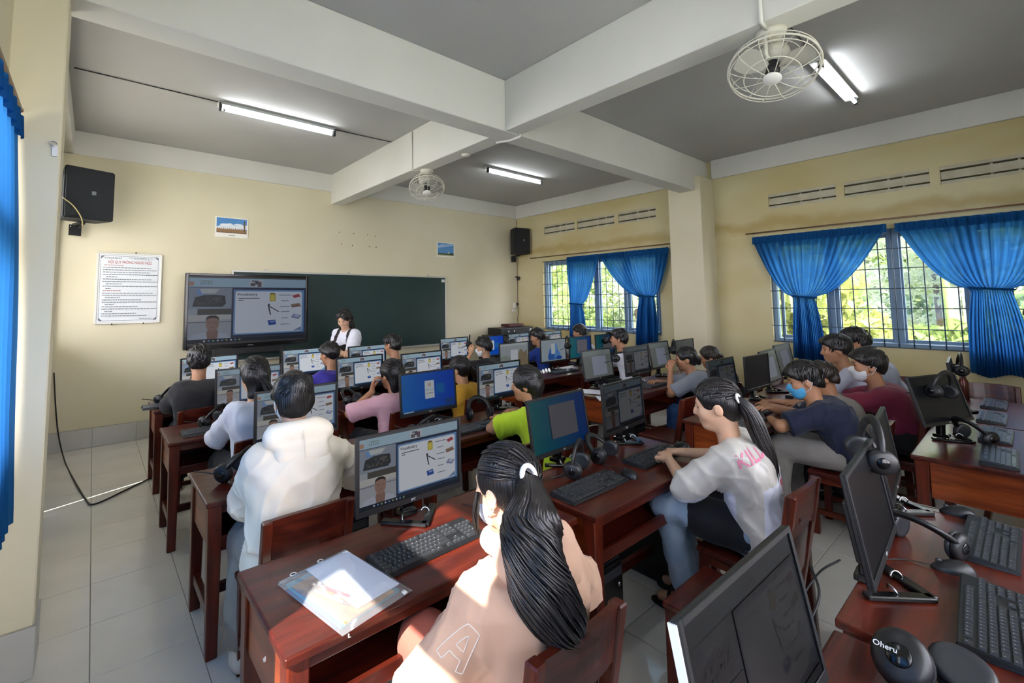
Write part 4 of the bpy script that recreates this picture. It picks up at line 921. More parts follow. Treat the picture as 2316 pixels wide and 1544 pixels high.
MON = [
 ('black monitor with the vocabulary slide, nearest one, behind the grey keyboard', 1.069, 1.699, .755, -1, 1, 'vocab', .50),
 ('monitor with a plain bright blue desktop and a white login card', 1.962, 2.872, .77, 2, 5, 'blue', .52),
 ('monitor with a teal desktop and grey window, left of the silver-shirt girl', 2.057, 1.70, .755, 2, 9, 'teal', .27),
 ('dim monitor with a dark vocabulary slide facing the silver-shirt girl', 2.666, 1.694, .765, 4, 3, 'vocab', .07),
 ('vocabulary monitor in front of the cream hoodie', 0.99, 2.86, .775, 3, 1, 'vocab', .48),
 ('vocabulary monitor in front of the girl in the white shirt', 1.015, 4.07, .77, 2, 4, 'vocab', .48),
 ('bright vocabulary monitor in front of the boy in the black shirt', .90, 5.05, .78, 8, 3, 'vocab', .9),
 ('bright vocabulary monitor in front of the boy in purple', 1.831, 5.09, .785, 5, 5, 'vocab', .85),
 ('vocabulary monitor in front of the girl in pink', 1.989, 4.055, .777, 6, 5, 'vocab', .65),
 ('vocabulary monitor between the girls in pink and yellow', 2.56, 3.87, .785, 4, 3, 'vocab', .62),
 ('vocabulary monitor in front of the boy with the white collar', 2.50, 4.93, .785, 6, 3, 'vocab', .7),
 ('vocabulary monitor with a headset on it, before the masked boy', 3.849, 5.033, .789, 4, 3, 'vocab', .6),
 ('blue desktop monitor behind the masked boy in black', 4.441, 4.93, .79, 3, 3, 'blue', .8),
 ('pale monitor with a photo wallpaper right of the masked boy', 3.978, 4.01, .781, 1, 1, 'grey', .5),
 ('vocabulary monitor below the black cabinet', 5.066, 4.996, .79, 5, 3, 'vocab', .5),
 ('small vocabulary monitor before the far window', 5.851, 5.003, .789, 6, 3, 'vocab', .45),
 ('monitor with a blue flower wallpaper', 4.70, 4.013, .78, 0, 1, 'flower', .5),
 ('teal monitor with a pinkish window below the boy at the narrow curtain', 5.263, 4.008, .783, 2, 1, 'teal', .45),
 ('teal monitor behind a hung headset left of the boy in white', 5.806, 3.96, .79, 0, 3, 'teal', .28),
 ('grey monitor with a lilac window and a headset on its corner', 4.078, 2.871, .775, 0, 8, 'panel', .42),
 ('dim monitor with a dark slide right of the boy in white', 4.572, 2.729, .785, 2, 4, 'vocab', .09),
 ('pale grey monitor facing the girl in the grey tee', 5.232, 2.814, .782, 4, 8, 'panel', .35),
 ('dark grey monitor in front of the column', 5.66, 2.73, .79, 3, 3, 'panel', .18),
 ('dark monitor right of the girl in the grey tee', 4.25, 1.72, .765, -1, 7, 'vocab', .05),
 ('black monitor standing upright in front of the boy in the navy shirt', 4.646, 1.602, .778, -2, 1, 'off', .6),
 ('tilted grey monitor behind the black upright one', 5.116, 1.621, .785, 3, 10, 'panel', .34),  # grey reflection on the screen put in as a glowing picture
 ('grey green monitor next to the near curtain', 6.05, 1.78, .77, 0, 10, 'panel', .26),
 ('dark monitor with a big headset hung over it on the glossy desk', 4.23, .38, .785, -20, 15, 'off', .6),
 ('small dark monitor with a headset by the window wall', 5.30, .42, .785, 3, 6, 'off', .6),
 ('dark monitor seen edge-on, nearer of the two on the bottom right desk', 1.951, .344, .777, 3, 9, 'off', .5),
 ('dark monitor seen edge-on, farther of the two on the bottom right desk', 2.703, .422, .765, 5, 8, 'off', .5),
 ('nearest dark monitor with a white side at the bottom edge of the photo', 1.011, .342, .765, -1, 11, 'vocab', .02),
 ('vocabulary monitor in front of the girl in the neon green shirt', 2.699, 2.90, .765, 2, 1, 'vocab', .5),
]
MONS = [monitor(*a) for a in MON]
box('side_trim', (0.004, 0.016, MH-0.01), (-MW/2-0.001, 0.004, MH/2), m_whitep, MONS[31].children[4] if False else [c for c in MONS[31].children if c.name.startswith('housing')][0], bev=0)

# ------------------------------------------------------------------ big display on its stand
tv = thing('interactive_display', 'large black display with a vocabulary slide beside the chalkboard', 'display', (1.605, 6.52, 0), 0.02)
box('housing', (1.50, 0.07, 0.93), (0, 0, 1.50), m_black, tv, bev=0.008)
for s in (-1, 1): box('bezel_side', (0.03, 0.02, 0.93), (s*0.735, -0.04, 1.50), m_blackg, tv, bev=0.004)
for z, hh in ((1.95, 0.03), (1.055, 0.05)): box('bezel_rail', (1.44, 0.02, hh), (0, -0.04, z), m_blackg, tv, bev=0.004)
sc = link('screen', PICS['vocab_big'], None, tv, (0, -0.037, 1.508), (PI/2, 0, 0)); sc.color = (.045, .048, .054, 1)
box('maker_badge', (0.07, 0.003, 0.01), (0, -0.0505, 1.052), m_silver, tv, bev=0)
for s in (-1, 1): box('stand_post', (0.05, 0.05, 1.05), (s*0.42, 0.02, 0.55), m_black, tv, bev=0.006); box('stand_foot', (0.06, 0.55, 0.05), (s*0.42, 0, 0.045), m_black, tv, bev=0.008)
box('stand_shelf', (0.84, 0.30, 0.02), (0, 0, 0.55), m_black, tv, bev=0.004)
box('crossbar', (0.84, 0.03, 0.08), (0, 0.02, 0.98), m_black, tv, bev=0.004)

# ------------------------------------------------------------------ keyboards, mice, headsets, towers
m_key = mat('key_black', '26282b', rough=0.5)
m_keyl = mat('key_legend', '9a9da0', rough=0.6)
m_keyg = mat('key_grey_sheen', '4a4f55', rough=0.3)
kb_rows = []
def key_layout():
    out = []; u = 0.0190
    def row(y, xs): 
        for x, w in xs: out.append((x*u, y*u, w))
    row(5.3, [(0.5,1)]+[(2.5+i,1) for i in range(4)]+[(7+i,1) for i in range(4)]+[(11.5+i,1) for i in range(4)]+[(15.75+i,1) for i in range(3)])
    row(4, [(0.5+i,1) for i in range(13)]+[(14,2)]+[(15.75+i,1) for i in range(3)]+[(19.25+i,1) for i in range(4)])
    row(3, [(0.75,1.5)]+[(2+i,1) for i in range(12)]+[(14.25,1.5)]+[(15.75+i,1) for i in range(3)]+[(19.25+i,1) for i in range(3)])
    row(2, [(0.9,1.75)]+[(2.25+i,1) for i in range(11)]+[(13.9,2.25)]+[(19.25+i,1) for i in range(3)])
    row(1, [(1.1,2.25)]+[(2.75+i,1) for i in range(10)]+[(13.6,2.75)]+[(16.75,1)]+[(19.25+i,1) for i in range(3)])
    row(0, [(0.6,1.25),(1.9,1.25),(3.1,1.25),(6.9,6.25),(10.6,1.25),(11.9,1.25),(14.3,1.25)]+[(15.75+i,1) for i in range(3)]+[(19.7,2),(21.25,1)])
    return out
KEYS = key_layout()
_km = {}
def key_mesh(w):
    if w not in _km:
        bm = bmesh.new(); a = w*0.019/2-0.0014; d = 0.019/2-0.0014
        lo = [bm.verts.new(p) for p in ((-a,-d,0),(a,-d,0),(a,d,0),(-a,d,0))]; hi = [bm.verts.new(p) for p in ((-a+0.0022,-d+0.0022,0.006),(a-0.0022,-d+0.0022,0.006),(a-0.0022,d-0.0014,0.006),(-a+0.0022,d-0.0014,0.006))]
        bm.faces.new(hi)
        for i in range(4): bm.faces.new((lo[i], lo[(i+1)%4], hi[(i+1)%4], hi[i]))
        # printed legend
        q = [bm.verts.new(p) for p in ((-a+0.0045,0.001,0.00615),(-a+0.007,0.001,0.00615),(-a+0.007,0.0038,0.00615),(-a+0.0045,0.0038,0.00615))]
        f = bm.faces.new(q); f.material_index = 1
        me = bpy.data.meshes.new('key'); bm.to_mesh(me); bm.free(); me.materials.append(m_key); me.materials.append(m_keyl); _km[w] = me
    return _km[w]
def kb_body():
    bm = bmesh.new(); w, d = 0.222, 0.072
    P = [(-w,-d,0),(w,-d,0),(w,d,0),(-w,d,0)]; Q = [(-w+.003,-d+.003,0.012),(w-.003,-d+.003,0.012),(w-.003,d-.003,0.024),(-w+.003,d-.003,0.024)]
    lo = [bm.verts.new(p) for p in P]; hi = [bm.verts.new(p) for p in Q]
    bm.faces.new(lo[::-1]); bm.faces.new(hi)
    for i in range(4): bm.faces.new((lo[i], lo[(i+1)%4], hi[(i+1)%4], hi[i]))
    bmesh.ops.bevel(bm, geom=bm.edges[:], offset=0.003, segments=2, affect='EDGES')
    me = bpy.data.meshes.new('case'); bm.to_mesh(me); bm.free(); me.materials.append(m_black); return me
_kb = kb_body(); _kj = None
def keys_joined():
    bm = bmesh.new()
    for x, y, w in KEYS:
        q = bmesh.ops.create_cube(bm, size=1.0); bmesh.ops.transform(bm, matrix=Matrix.Translation((x-0.214, y-0.052, 0.003)) @ Matrix.Diagonal((w*0.019-0.004, 0.0145, 0.006, 1)), verts=q['verts'])
    me = bpy.data.meshes.new('keys'); bm.to_mesh(me); bm.free(); me.materials.append(m_keyg); return me
_kj = keys_joined()
def keyboard(label, x, y, rz, single=False):
    t = thing('keyboard', label, 'keyboard', (x, y, DZ), rz, 'black keyboards on the desks')
    link('case', _kb, None, t); sl = math.atan2(0.012, 0.144)
    if single:
        for kx, ky, w in KEYS:
            yy = ky-0.052; link('key', key_mesh(w), None, t, (kx-0.214, yy, 0.018+yy*math.tan(sl)), (sl, 0, 0))
    else:
        o = link('keys', _kj, None, t, (0, 0, 0.018), (sl, 0, 0)); o['kind'] = 'stuff'
    return t
for a in (('black keyboard with white letters in front of the girl in the beige hoodie', .985, 1.455, 0.03, True), ('black keyboard below the teal monitor', 1.885, 1.395, 0.0, True), ('black keyboard by the fist of the silver-shirt girl', 2.515, 1.42, 0.02, True),
    ('black keyboard at the bottom right corner of the photo', 1.96, .12, 0.05, True), ('black keyboard beside the bare elbow at the right edge', 2.56, .15, 0.0, True),
    ('grey-sheen keyboard on the glossy desk, nearest the side board', 3.93, .17, 0.02), ('grey-sheen keyboard second from the side board on the glossy desk', 4.52, .20, 0.0), ('grey-sheen keyboard third along the glossy row', 5.15, .24, 0.0), ('grey-sheen keyboard farthest along by the window wall', 5.78, .25, 0.0),
    ('keyboard at the elbow of the boy in the navy shirt', 3.70, 1.36, 0.0), ('keyboard farther along in front of the navy-shirt boy', 4.22, 1.42, 0.0), ('keyboard in front of the boy in the white polo', 5.1, 1.40, 0.0),
    ('keyboard right of the bright blue monitor', 2.10, 2.55, 0.0), ('keyboard in front of the neon-shirt girl', 2.70, 2.57, 0.0), ('keyboard under the hand of the girl in the grey tee', 4.62, 2.56, 0.0), ('keyboard below the grey monitor with the lilac window', 4.05, 2.58, 0.0),
    ('keyboard on the desk left of the girl in the white shirt', 0.72, 3.74, 0.0), ('keyboard on the desk left of the boy in the black shirt', 0.58, 4.90, 0.0), ('keyboard in front of the girl in pink', 2.0, 3.75, 0.0), ('keyboard in front of the cream hoodie', 0.98, 2.58, 0.0), ('keyboard below the blue flower monitor', 4.6, 3.78, 0.0)):
    keyboard(*a)
def mouse_mesh():
    V = []; F = []; n, m_ = 14, 18
    for i in range(n+1):
        a = PI*i/n/2; 
        for k in range(m_):
            b = 2*PI*k/m_; r = math.cos(a); V.append((0.031*r*math.cos(b)*(1-0.1*math.sin(b)), 0.056*r*math.sin(b), 0.036*math.sin(a)*(1-0.25*math.sin(b)*r)))
    for i in range(n):
        for k in range(m_): F.append((i*m_+k, i*m_+(k+1)%m_, (i+1)*m_+(k+1)%m_, (i+1)*m_+k))
    return mesh_np('mouse_shell', V, F)
_ms = mouse_mesh(); _mw = lathe_mesh('wheel', [(0.003,-0.003),(0.008,-0.003),(0.008,0.003),(0.003,0.003)], m_dark, 12)
for lab, x, y, rz in (('black mouse right of the keyboard below the teal monitor', 2.155, 1.36, -0.3), ('black mouse beyond the fist of the silver-shirt girl', 2.80, 1.40, -0.2), ('black mouse between the two keyboards on the bottom right desk', 2.22, .22, 0.4),
      ('black mouse near the elbow at the right edge', 2.80, .25, 0.2), ('grey mouse on the desk beside the papers of the polo-shirt boy', 5.43, 1.52, 0), ('black mouse behind the ponytail of the beige hoodie girl', 1.33, 1.46, 0)):
    t = thing('mouse', lab, 'mouse', (x, y, DZ), rz, 'computer mice'); link('shell', _ms, m_black, t); link('wheel', _mw, None, t, (0, 0.034, 0.0255), (0, PI/2, 0))
    tube('cord', spline([(0, 0.055, 0.008), (0.01, 0.12, 0.004), (-0.03, 0.2, 0.004)], 10), 0.0018, m_black, t, 5)
_band = tube_mesh('headband', [(0.088*math.cos(a), 0, 0.012+0.098*math.sin(a)) for a in np.linspace(0.0, PI, 25)], 0.0105, m_black, 8, flat=1.7)
_cup = lathe_mesh('ear_cup', [(0.004,-0.020),(0.03,-0.019),(0.041,-0.010),(0.043,0.0),(0.038,0.004)], m_black, 22, 1, 1.12)
_pad = lathe_mesh('ear_pad', [(0.026,0.004),(0.041,0.005),(0.043,0.014),(0.037,0.020),(0.024,0.018)], m_dark, 22, 1, 1.12)
_disc = lathe_mesh('cup_disc', [(0.001,-0.0225),(0.017,-0.022),(0.019,-0.0195)], m_blackg, 18)
_mic = tube_mesh('microphone', spline([(0.0, 0.0, 0.0), (0.0, 0.06, -0.03), (-0.03, 0.11, -0.05)], 10), 0.0035, m_black, 6)
def headset(label, loc, rot, s=1.0):
    t = thing('headset', label, 'headset', loc, 0, 'black headsets'); t.rotation_euler = rot; t.scale = (s, s, s)
    link('headband', _band, None, t)
    for q in (-1, 1):
        c = link('ear_cup', _cup, None, t, (q*0.088, 0, -0.012), (0, -q*PI/2, 0))
        link('ear_pad', _pad, None, c); link('cup_disc', _disc, None, c)
    link('microphone', _mic, None, t, (-0.10, 0, -0.02))
    return t
HS = [('large headset standing on the desk below the teal monitor', (1.985, 1.555, DZ+0.055), (0.1, 0, 0.4)), ('headset lying behind the teal monitor near the dim screen', (2.28, 1.60, DZ+0.045), (-0.9, 0, 0.2)),
  ('headset on the left end of the desk beside the cream hoodie', (0.60, 2.70, DZ+0.055), (0.7, 0, 0.9)), ('headset on the left end of the desk beside the white-shirt girl', (0.72, 3.90, DZ+0.055), (0.6, 0, 0.8)),
  ('headset on the left end of the desk beside the boy in black', (0.55, 5.08, DZ+0.055), (0.6, 0, 0.9)), ('headset lying right of the bright blue monitor', (2.33, 2.74, DZ+0.055), (-0.5, 0, -0.3)),
  ('headset lying behind the edge-on monitors at bottom right', (2.36, .30, DZ+0.05), (-0.9, 0, 1.2)), ('heap of headset on the glossy desk in front of the hung one', (4.25, .28, DZ+0.055), (-0.7, 0, 0.8)),
  ('headset hung over the dark monitor on the glossy desk', (4.20, .40, 1.0), (0.2, 0.1, -0.35)), ('headset hung over the small monitor by the window wall', (5.33, .40, 1.02), (0.1, 0.05, 0.2)),
  ('headset hung on the edge-on monitor beside the navy-shirt boy', (2.165, .40, 1.045), (0.1, 0, 0.5)), ('headset hung on the vocabulary monitor before the masked boy', (4.09, 5.02, 1.0), (0.1, 0.1, 0.9)),
  ('headset hung on the right corner of the blue flower monitor', (4.95, 4.0, 0.99), (0.1, 0.05, 0.9)), ('headset hung on the teal monitor left of the boy in white', (5.80, 3.93, 1.01), (0.1, 0, 0.1)),
  ('headset hung on the corner of the monitor with the lilac window', (4.33, 2.86, 0.98), (0.1, 0.1, 0.7)), ('headset hung behind the girl in the grey tee', (5.47, 2.80, 0.98), (0.1, 0.05, 0.6)),
  ('headset hung on the vocabulary monitor under the black cabinet', (4.83, 5.0, 1.0), (0.1, 0, 0.5)), ('dark headset at the chair behind the bright blue monitor', (1.74, 2.66, DZ+0.055), (0.8, 0, 0.4)), ('headset lying in front of the monitor of the pink-shirt girl', (1.80, 3.86, DZ+0.055), (-0.8, 0, 0.6))]
for lab, loc, rot in HS: headset(lab, loc, rot, 1.0)
nh = thing('headset', 'glossy headset with white lettering lying at the bottom edge', 'headset', (1.53, .20, DZ), 0, 'black headsets')
def _aim(d, spin=0.0): return (Vector(d).to_track_quat('-Z', 'Y').to_matrix() @ Matrix.Rotation(spin, 3, 'Z')).to_euler()
for k, (p_, d_) in enumerate((((-0.045, 0.045, 0.062), (-0.72, 0.05, 0.62)), ((0.035, -0.045, 0.042), (0.25, 0.1, -0.95)))):
    c = link('ear_cup', _cup, None, nh, p_, _aim(d_), (1.3, 1.3, 1.3)); link('ear_pad', _pad, None, c); link('cup_disc', _disc, None, c)
    if k == 0: text('lettering', 'Oheru', 0.016, m_print_white, nh, (p_[0]-0.034, p_[1]+0.022, p_[2]+0.032), (Matrix(((0.06, 0.69, -0.72), (-0.99, 0.02, -0.07), (-0.03, 0.72, 0.69))).to_euler()), True)
tube('headband', spline([(-0.05, 0.0, 0.03), (-0.12, -0.03, 0.014), (-0.13, -0.10, 0.012), (-0.07, -0.13, 0.012), (0.01, -0.09, 0.02)], 24), 0.012, m_black, nh, 8, flat=1.6)
m_pc = mat('pc_black', '15171a', rough=0.35)
def tower(label, x, y):
    t = thing('computer_tower', label, 'computer', (x, y, 0.0), 0, 'computer towers under the desks')
    box('case', (0.17, 0.36, 0.36), (0, 0, 0.20), m_pc, t, bev=0.006)
    f = box('front_panel', (0.165, 0.02, 0.35), (0, -0.188, 0.20), m_blackg, t, bev=0.008)
    box('drive_bay', (0.14, 0.004, 0.04), (0, -0.011, 0.13), m_dark, f, bev=0.001)
    link('power_button', lathe_mesh('power_button', [(0.010, 0), (0.010, 0.003)], m_silver, 12), None, f, (0.05, -0.010, 0.07), (PI/2, 0, 0))
    for s in (-1, 1): box('foot', (0.025, 0.30, 0.02), (s*0.06, 0, 0.01), m_dark, t, bev=0.002)
for lab, x, y in (('black computer tower under the desk with the teal monitor', 1.90, 1.50), ('black computer tower beside the jeans of the silver-shirt girl', 2.60, 1.52), ('black computer tower under the nearest desk', 1.30, 1.52), ('black computer tower under the desk of the neon-shirt girl', 2.60, 2.70),
      ('black computer tower under the desk of the cream hoodie', 1.2, 2.70), ('black computer tower under the lilac-window monitor', 4.2, 2.70), ('black computer tower under the navy boy desk', 4.3, 1.5), ('black computer tower under the bottom right desk', 2.2, 0.2)):
    tower(lab, x, y)

# ------------------------------------------------------------------ clear zip folder with notebooks and pens
m_book_t = mat('notebook_teal', '3f7f8e', rough=0.5); m_book_o = mat('notebook_orange', 'a8743c', rough=0.5, var=(30, 0.8, '6d4a2c')); m_paper = mat('paper_white', 'e2e3ee', rough=0.6); m_pen = mat('red_pen', 'b03038', rough=0.3)
m_pvcc = bpy.data.materials.new('clear_pvc'); m_pvcc.use_nodes = True
_nt = m_pvcc.node_tree; _nt.nodes.clear(); _o = _nt.nodes.new('ShaderNodeOutputMaterial'); _a = _nt.nodes.new('ShaderNodeBsdfTransparent'); _a.inputs[0].default_value = (0.9, 0.93, 0.95, 1)
_g = _nt.nodes.new('ShaderNodeBsdfGlossy'); _g.inputs['Roughness'].default_value = 0.12; _m = _nt.nodes.new('ShaderNodeMixShader'); _m.inputs[0].default_value = 0.22
_nt.links.new(_a.outputs[0], _m.inputs[1]); _d = _nt.nodes.new('ShaderNodeBsdfDiffuse'); _d.inputs[0].default_value = (0.8, 0.84, 0.88, 1); _h = _nt.nodes.new('ShaderNodeMixShader'); _h.inputs[0].default_value = 0.45; _nt.links.new(_g.outputs[0], _h.inputs[1]); _nt.links.new(_d.outputs[0], _h.inputs[2]); _m.inputs[0].default_value = 0.30
_nt.links.new(_h.outputs[0], _m.inputs[2]); _nt.links.new(_m.outputs[0], _o.inputs[0])
FX, FY, FR = 0.648, 1.43, -1.39
def tagm(o, l, c): o['label'] = l; o['category'] = c; return o
def rel(dx, dy): c, s = math.cos(FR), math.sin(FR); return FX+c*dx-s*dy, FY+s*dx+c*dy
fo = thing('zip_folder', 'clear plastic zip folder lying on the nearest desk', 'folder', (FX, FY, DZ), FR)
V = []; F = []; nx, ny = 16, 12
for j in range(ny+1):
    for i in range(nx+1):
        u, v = i/nx*2-1, j/ny*2-1
        z = 0.004+0.032*max(0, 1-u**6)*max(0, 1-v**6)**0.8+0.003*math.sin(9*u+4*v)*max(0,1-u*u)*max(0, 1-v*v)
        V.append((u*0.178, v*0.128, z))
for j in range(ny):
    for i in range(nx): q = j*(nx+1)+i; F.append((q, q+1, q+nx+2, q+nx+1))
link('clear_sheet', mesh_np('clear_sheet', V, F), m_pvcc, fo)
box('zip_strip', (0.012, 0.25, 0.005), (-0.172, 0, 0.008), m_pvcc, fo, bev=0.001); box('zip_pull', (0.018, 0.012, 0.006), (0.17, 0.10, 0.008), m_whitep, fo, bev=0.002)
for dx, dy in ((-0.186, -0.07), (-0.186, 0.03)): tube('loop', [(dx+0.008*math.cos(a), dy+0.01*math.sin(a), 0.008) for a in np.linspace(0, 2*PI, 10)[:-1]], 0.0015, m_whitep, fo, 5, True)
for nm, lab, cat, sz, dx, dy, z, rz, mm in (('notebook', 'teal notebook at the bottom inside the clear folder', 'notebook', (0.30, 0.215, 0.008), 0, -0.008, 0.006, 0.0, m_book_t), ('notebook', 'orange patterned notebook inside the clear folder', 'notebook', (0.27, 0.18, 0.007), 0.02, -0.02, 0.0145, 0.03, m_book_o),
     ('paper_sheet', 'white folded paper on top inside the clear folder', 'paper', (0.29, 0.155, 0.004), -0.005, 0.03, 0.021, -0.03, m_paper)):
    x, y = rel(dx, dy); o = box(nm, sz, (x, y, DZ+z), mm, None, rot=(0, 0, FR+rz), bev=0.001, seg=1); tagm(o, lab, cat)
for k, (dx, dy, a, mm, lab) in enumerate(((0.03, -0.05, 0.25, m_pen, 'red pen inside the clear folder'), (0.04, -0.075, 0.2, m_whitep, 'white pen inside the clear folder'))):
    x, y = rel(dx, dy); t = thing('pen', lab, 'pen', (x, y, DZ+0.026), FR+a)
    tube('barrel', [(-0.065, 0, 0), (0.05, 0, 0)], 0.0042, mm, t, 8); tube('tip', [(0.05, 0, 0), (0.066, 0, 0)], [0.004, 0.001], m_silver, t, 8); box('clip', (0.035, 0.002, 0.002), (-0.045, 0, 0.005), m_silver, t, bev=0)

# ------------------------------------------------------------------ far corner cabinet, papers, bottle, odds and ends
cab = thing('equipment_cabinet', 'black equipment rack in the far right corner', 'cabinet', (6.25, 6.45, 0))
box('case', (0.95, 0.5, 0.92), (0, 0, 0.48), m_black, cab, bev=0.006)
box('door', (0.9, 0.015, 0.84), (0, -0.256, 0.48), m_dark, cab, bev=0.004)
am = thing('amplifier', 'black amplifier stacked on the corner rack', 'amplifier', (6.27, 6.42, 0.94))
box('case', (0.86, 0.36, 0.13), (0, 0, 0.075), m_black, am, bev=0.004)
box('front_panel', (0.84, 0.01, 0.11), (0, -0.184, 0.075), m_dark, am, bev=0.002); box('sticker', (0.05, 0.002, 0.05), (0.36, -0.19, 0.08), m_whitep, am, bev=0)
for x in (-0.25, -0.1): link('knob', lathe_mesh('knob', [(0.018, 0), (0.016, 0.02)], m_silver, 14), None, am, (x, -0.19, 0.075), (PI/2, 0, 0))
bx = box('box_file', (0.40, 0.22, 0.05), (6.35, 6.45, 1.115), mat('maroon_card', '4a1f22', rough=0.6), bev=0.004); tag(bx, 'flat maroon box on top of the amplifier', 'box')
rc = tube('red_cloth', spline([(1.42, 6.40, 0.585), (1.5, 6.36, 0.60), (1.6, 6.42, 0.59), (1.68, 6.38, 0.60)], 16), 0.035, mat('red_cloth', 'b5202a', rough=0.8), None, 10); tag(rc, 'red cloth bundle on the shelf under the large display', 'cloth')
rc.location.z = 0.02
for lab, x, y, rz, z in (('white sheet of paper beside the polo-shirt boy', 5.42, 1.33, 0.1, DZ), ('second paper under the arm of the polo-shirt boy', 5.3, 1.30, -0.5, DZ), ('white papers on the desk behind the dim monitor', 3.80, 2.80, 0.3, DZ), ('crumpled bag of papers at the end of the lilac-window desk', 3.70, 2.47, 0.8, DZ)):
    V = []; F = []
    for j in range(7):
        for i in range(7): V.append(((i/6-.5)*.21, (j/6-.5)*.29, 0.003+0.004*math.sin(i*1.3+j*0.9+x)**2))
    for j in range(6):
        for i in range(6): q = j*7+i; F.append((q, q+1, q+8, q+7))
    o = link('paper_sheet', mesh_np('paper', V, F), m_paper, None, (x, y, z), (0, 0, rz)); tag(o, lab, 'paper')
bo = thing('water_bottle', 'dark steel bottle on the desk behind the maroon-shirt boy', 'bottle', (5.95, 0.43, DZ))
link('body', lathe_mesh('bottle_body', [(0.03, 0), (0.034, 0.006), (0.034, 0.15), (0.022, 0.18), (0.02, 0.19)], mat('bottle_brown', '5a2f28', rough=0.2, metal=0.4), 20), None, bo); link('cap', lathe_mesh('bottle_cap', [(0.022, 0.188), (0.023, 0.215), (0.015, 0.22)], m_silver, 20), None, bo)
wire('white cord hanging below the shelf of the nearest desk', spline([(0.73, 1.22, 0.50), (0.70, 1.2, 0.42), (0.66, 1.19, 0.37), (0.69, 1.19, 0.34), (0.74, 1.2, 0.36)], 20), 0.004, m_whitep, 'cord', 'cord')
wire('tangle of black cable at the back corner of the bottom right desk', spline([(1.80, .50, .74), (1.72, .46, .70), (1.62, .47, .62), (1.64, .45, .5), (1.57, .5, .42), (1.63, .44, .3), (1.66, .5, .2)], 40), 0.004, m_black, 'cord', 'cord')
wire('second black cable dangling behind the bottom right desk', spline([(2.0, .47, .70), (1.86, .50, .69), (1.68, .52, .62), (1.6, .5, .5), (1.66, .53, .36), (1.7, .5, .1)], 40), 0.0035, m_black, 'cord', 'cord')
# ------------------------------------------------------------------ people: implicit surfaces meshed with surface nets
class Sdf:
    """smooth union of tapered capsules and ellipsoids; subtractions and plane cuts come after"""
    def __init__(s): s.add_ = []; s.sub_ = []; s.cut_ = []; s.noise = None; s.lo = np.full(3, 1e9); s.hi = np.full(3, -1e9)
    def _grow(s, p, r): p = np.asarray(p, float); s.lo = np.minimum(s.lo, p-r); s.hi = np.maximum(s.hi, p+r)
    def rc(s, a, b, ra, rb=None, k=0.03, end=None):
        a = np.asarray(a, np.float32); b = np.asarray(b, np.float32); rb = ra if rb is None else rb
        s._grow(a, ra+k); s._grow(b, rb+k); s.add_.append(('c', a, b, ra, rb, k, end)); return s
    def ell(s, c, r, R=None, k=0.02):
        c = np.asarray(c, np.float32); r = np.asarray(r, np.float32); s._grow(c, float(max(r))+k); s.add_.append(('e', c, r, R, k)); return s
    def sub(s, c, r, R=None, k=0.01): s.sub_.append((np.asarray(c, np.float32), np.asarray(r, np.float32), R, k)); return s
    def cut(s, p, n): s.cut_.append((np.asarray(p, np.float32), np.asarray(n, np.float32)/np.linalg.norm(n))); return s
    @staticmethod
    def _ell(P, c, r, R):
        q = P-c
        if R is not None: q = q@R
        q0 = np.sqrt(((q/r)**2).sum(1)); q1 = np.sqrt(((q/(r*r))**2).sum(1))+1e-9
        return q0*(q0-1)/q1
    def __call__(s, P):
        d = None
        for t in s.add_:
            if t[0] == 'c':
                _, a, b, ra, rb, k, end = t; ba = b-a; L2 = float(ba@ba)+1e-12
                pa = P-a; h = np.clip(pa@ba/L2, 0, 1)
                v = np.sqrt(((pa-h[:, None]*ba)**2).sum(1))-(ra+(rb-ra)*h)
                if end is not None: v = np.maximum(v, (P-b)@(ba/math.sqrt(L2))-end)
            else: _, c, r, R, k = t; v = s._ell(P, c, r, R)
            if d is None: d = v
            else:
                hh = np.clip(0.5+0.5*(d-v)/k, 0, 1); d = d*(1-hh)+v*hh-k*hh*(1-hh)
        for c, r, R, k in s.sub_:
            v = -s._ell(P, c, r, R); hh = np.clip(0.5-0.5*(d-v)/k, 0, 1); d = d*(1-hh)+v*hh+k*hh*(1-hh)
        if s.noise is not None: d = d+s.noise(P)
        for p, n in s.cut_: d = np.maximum(d, (P-p)@n)
        return d
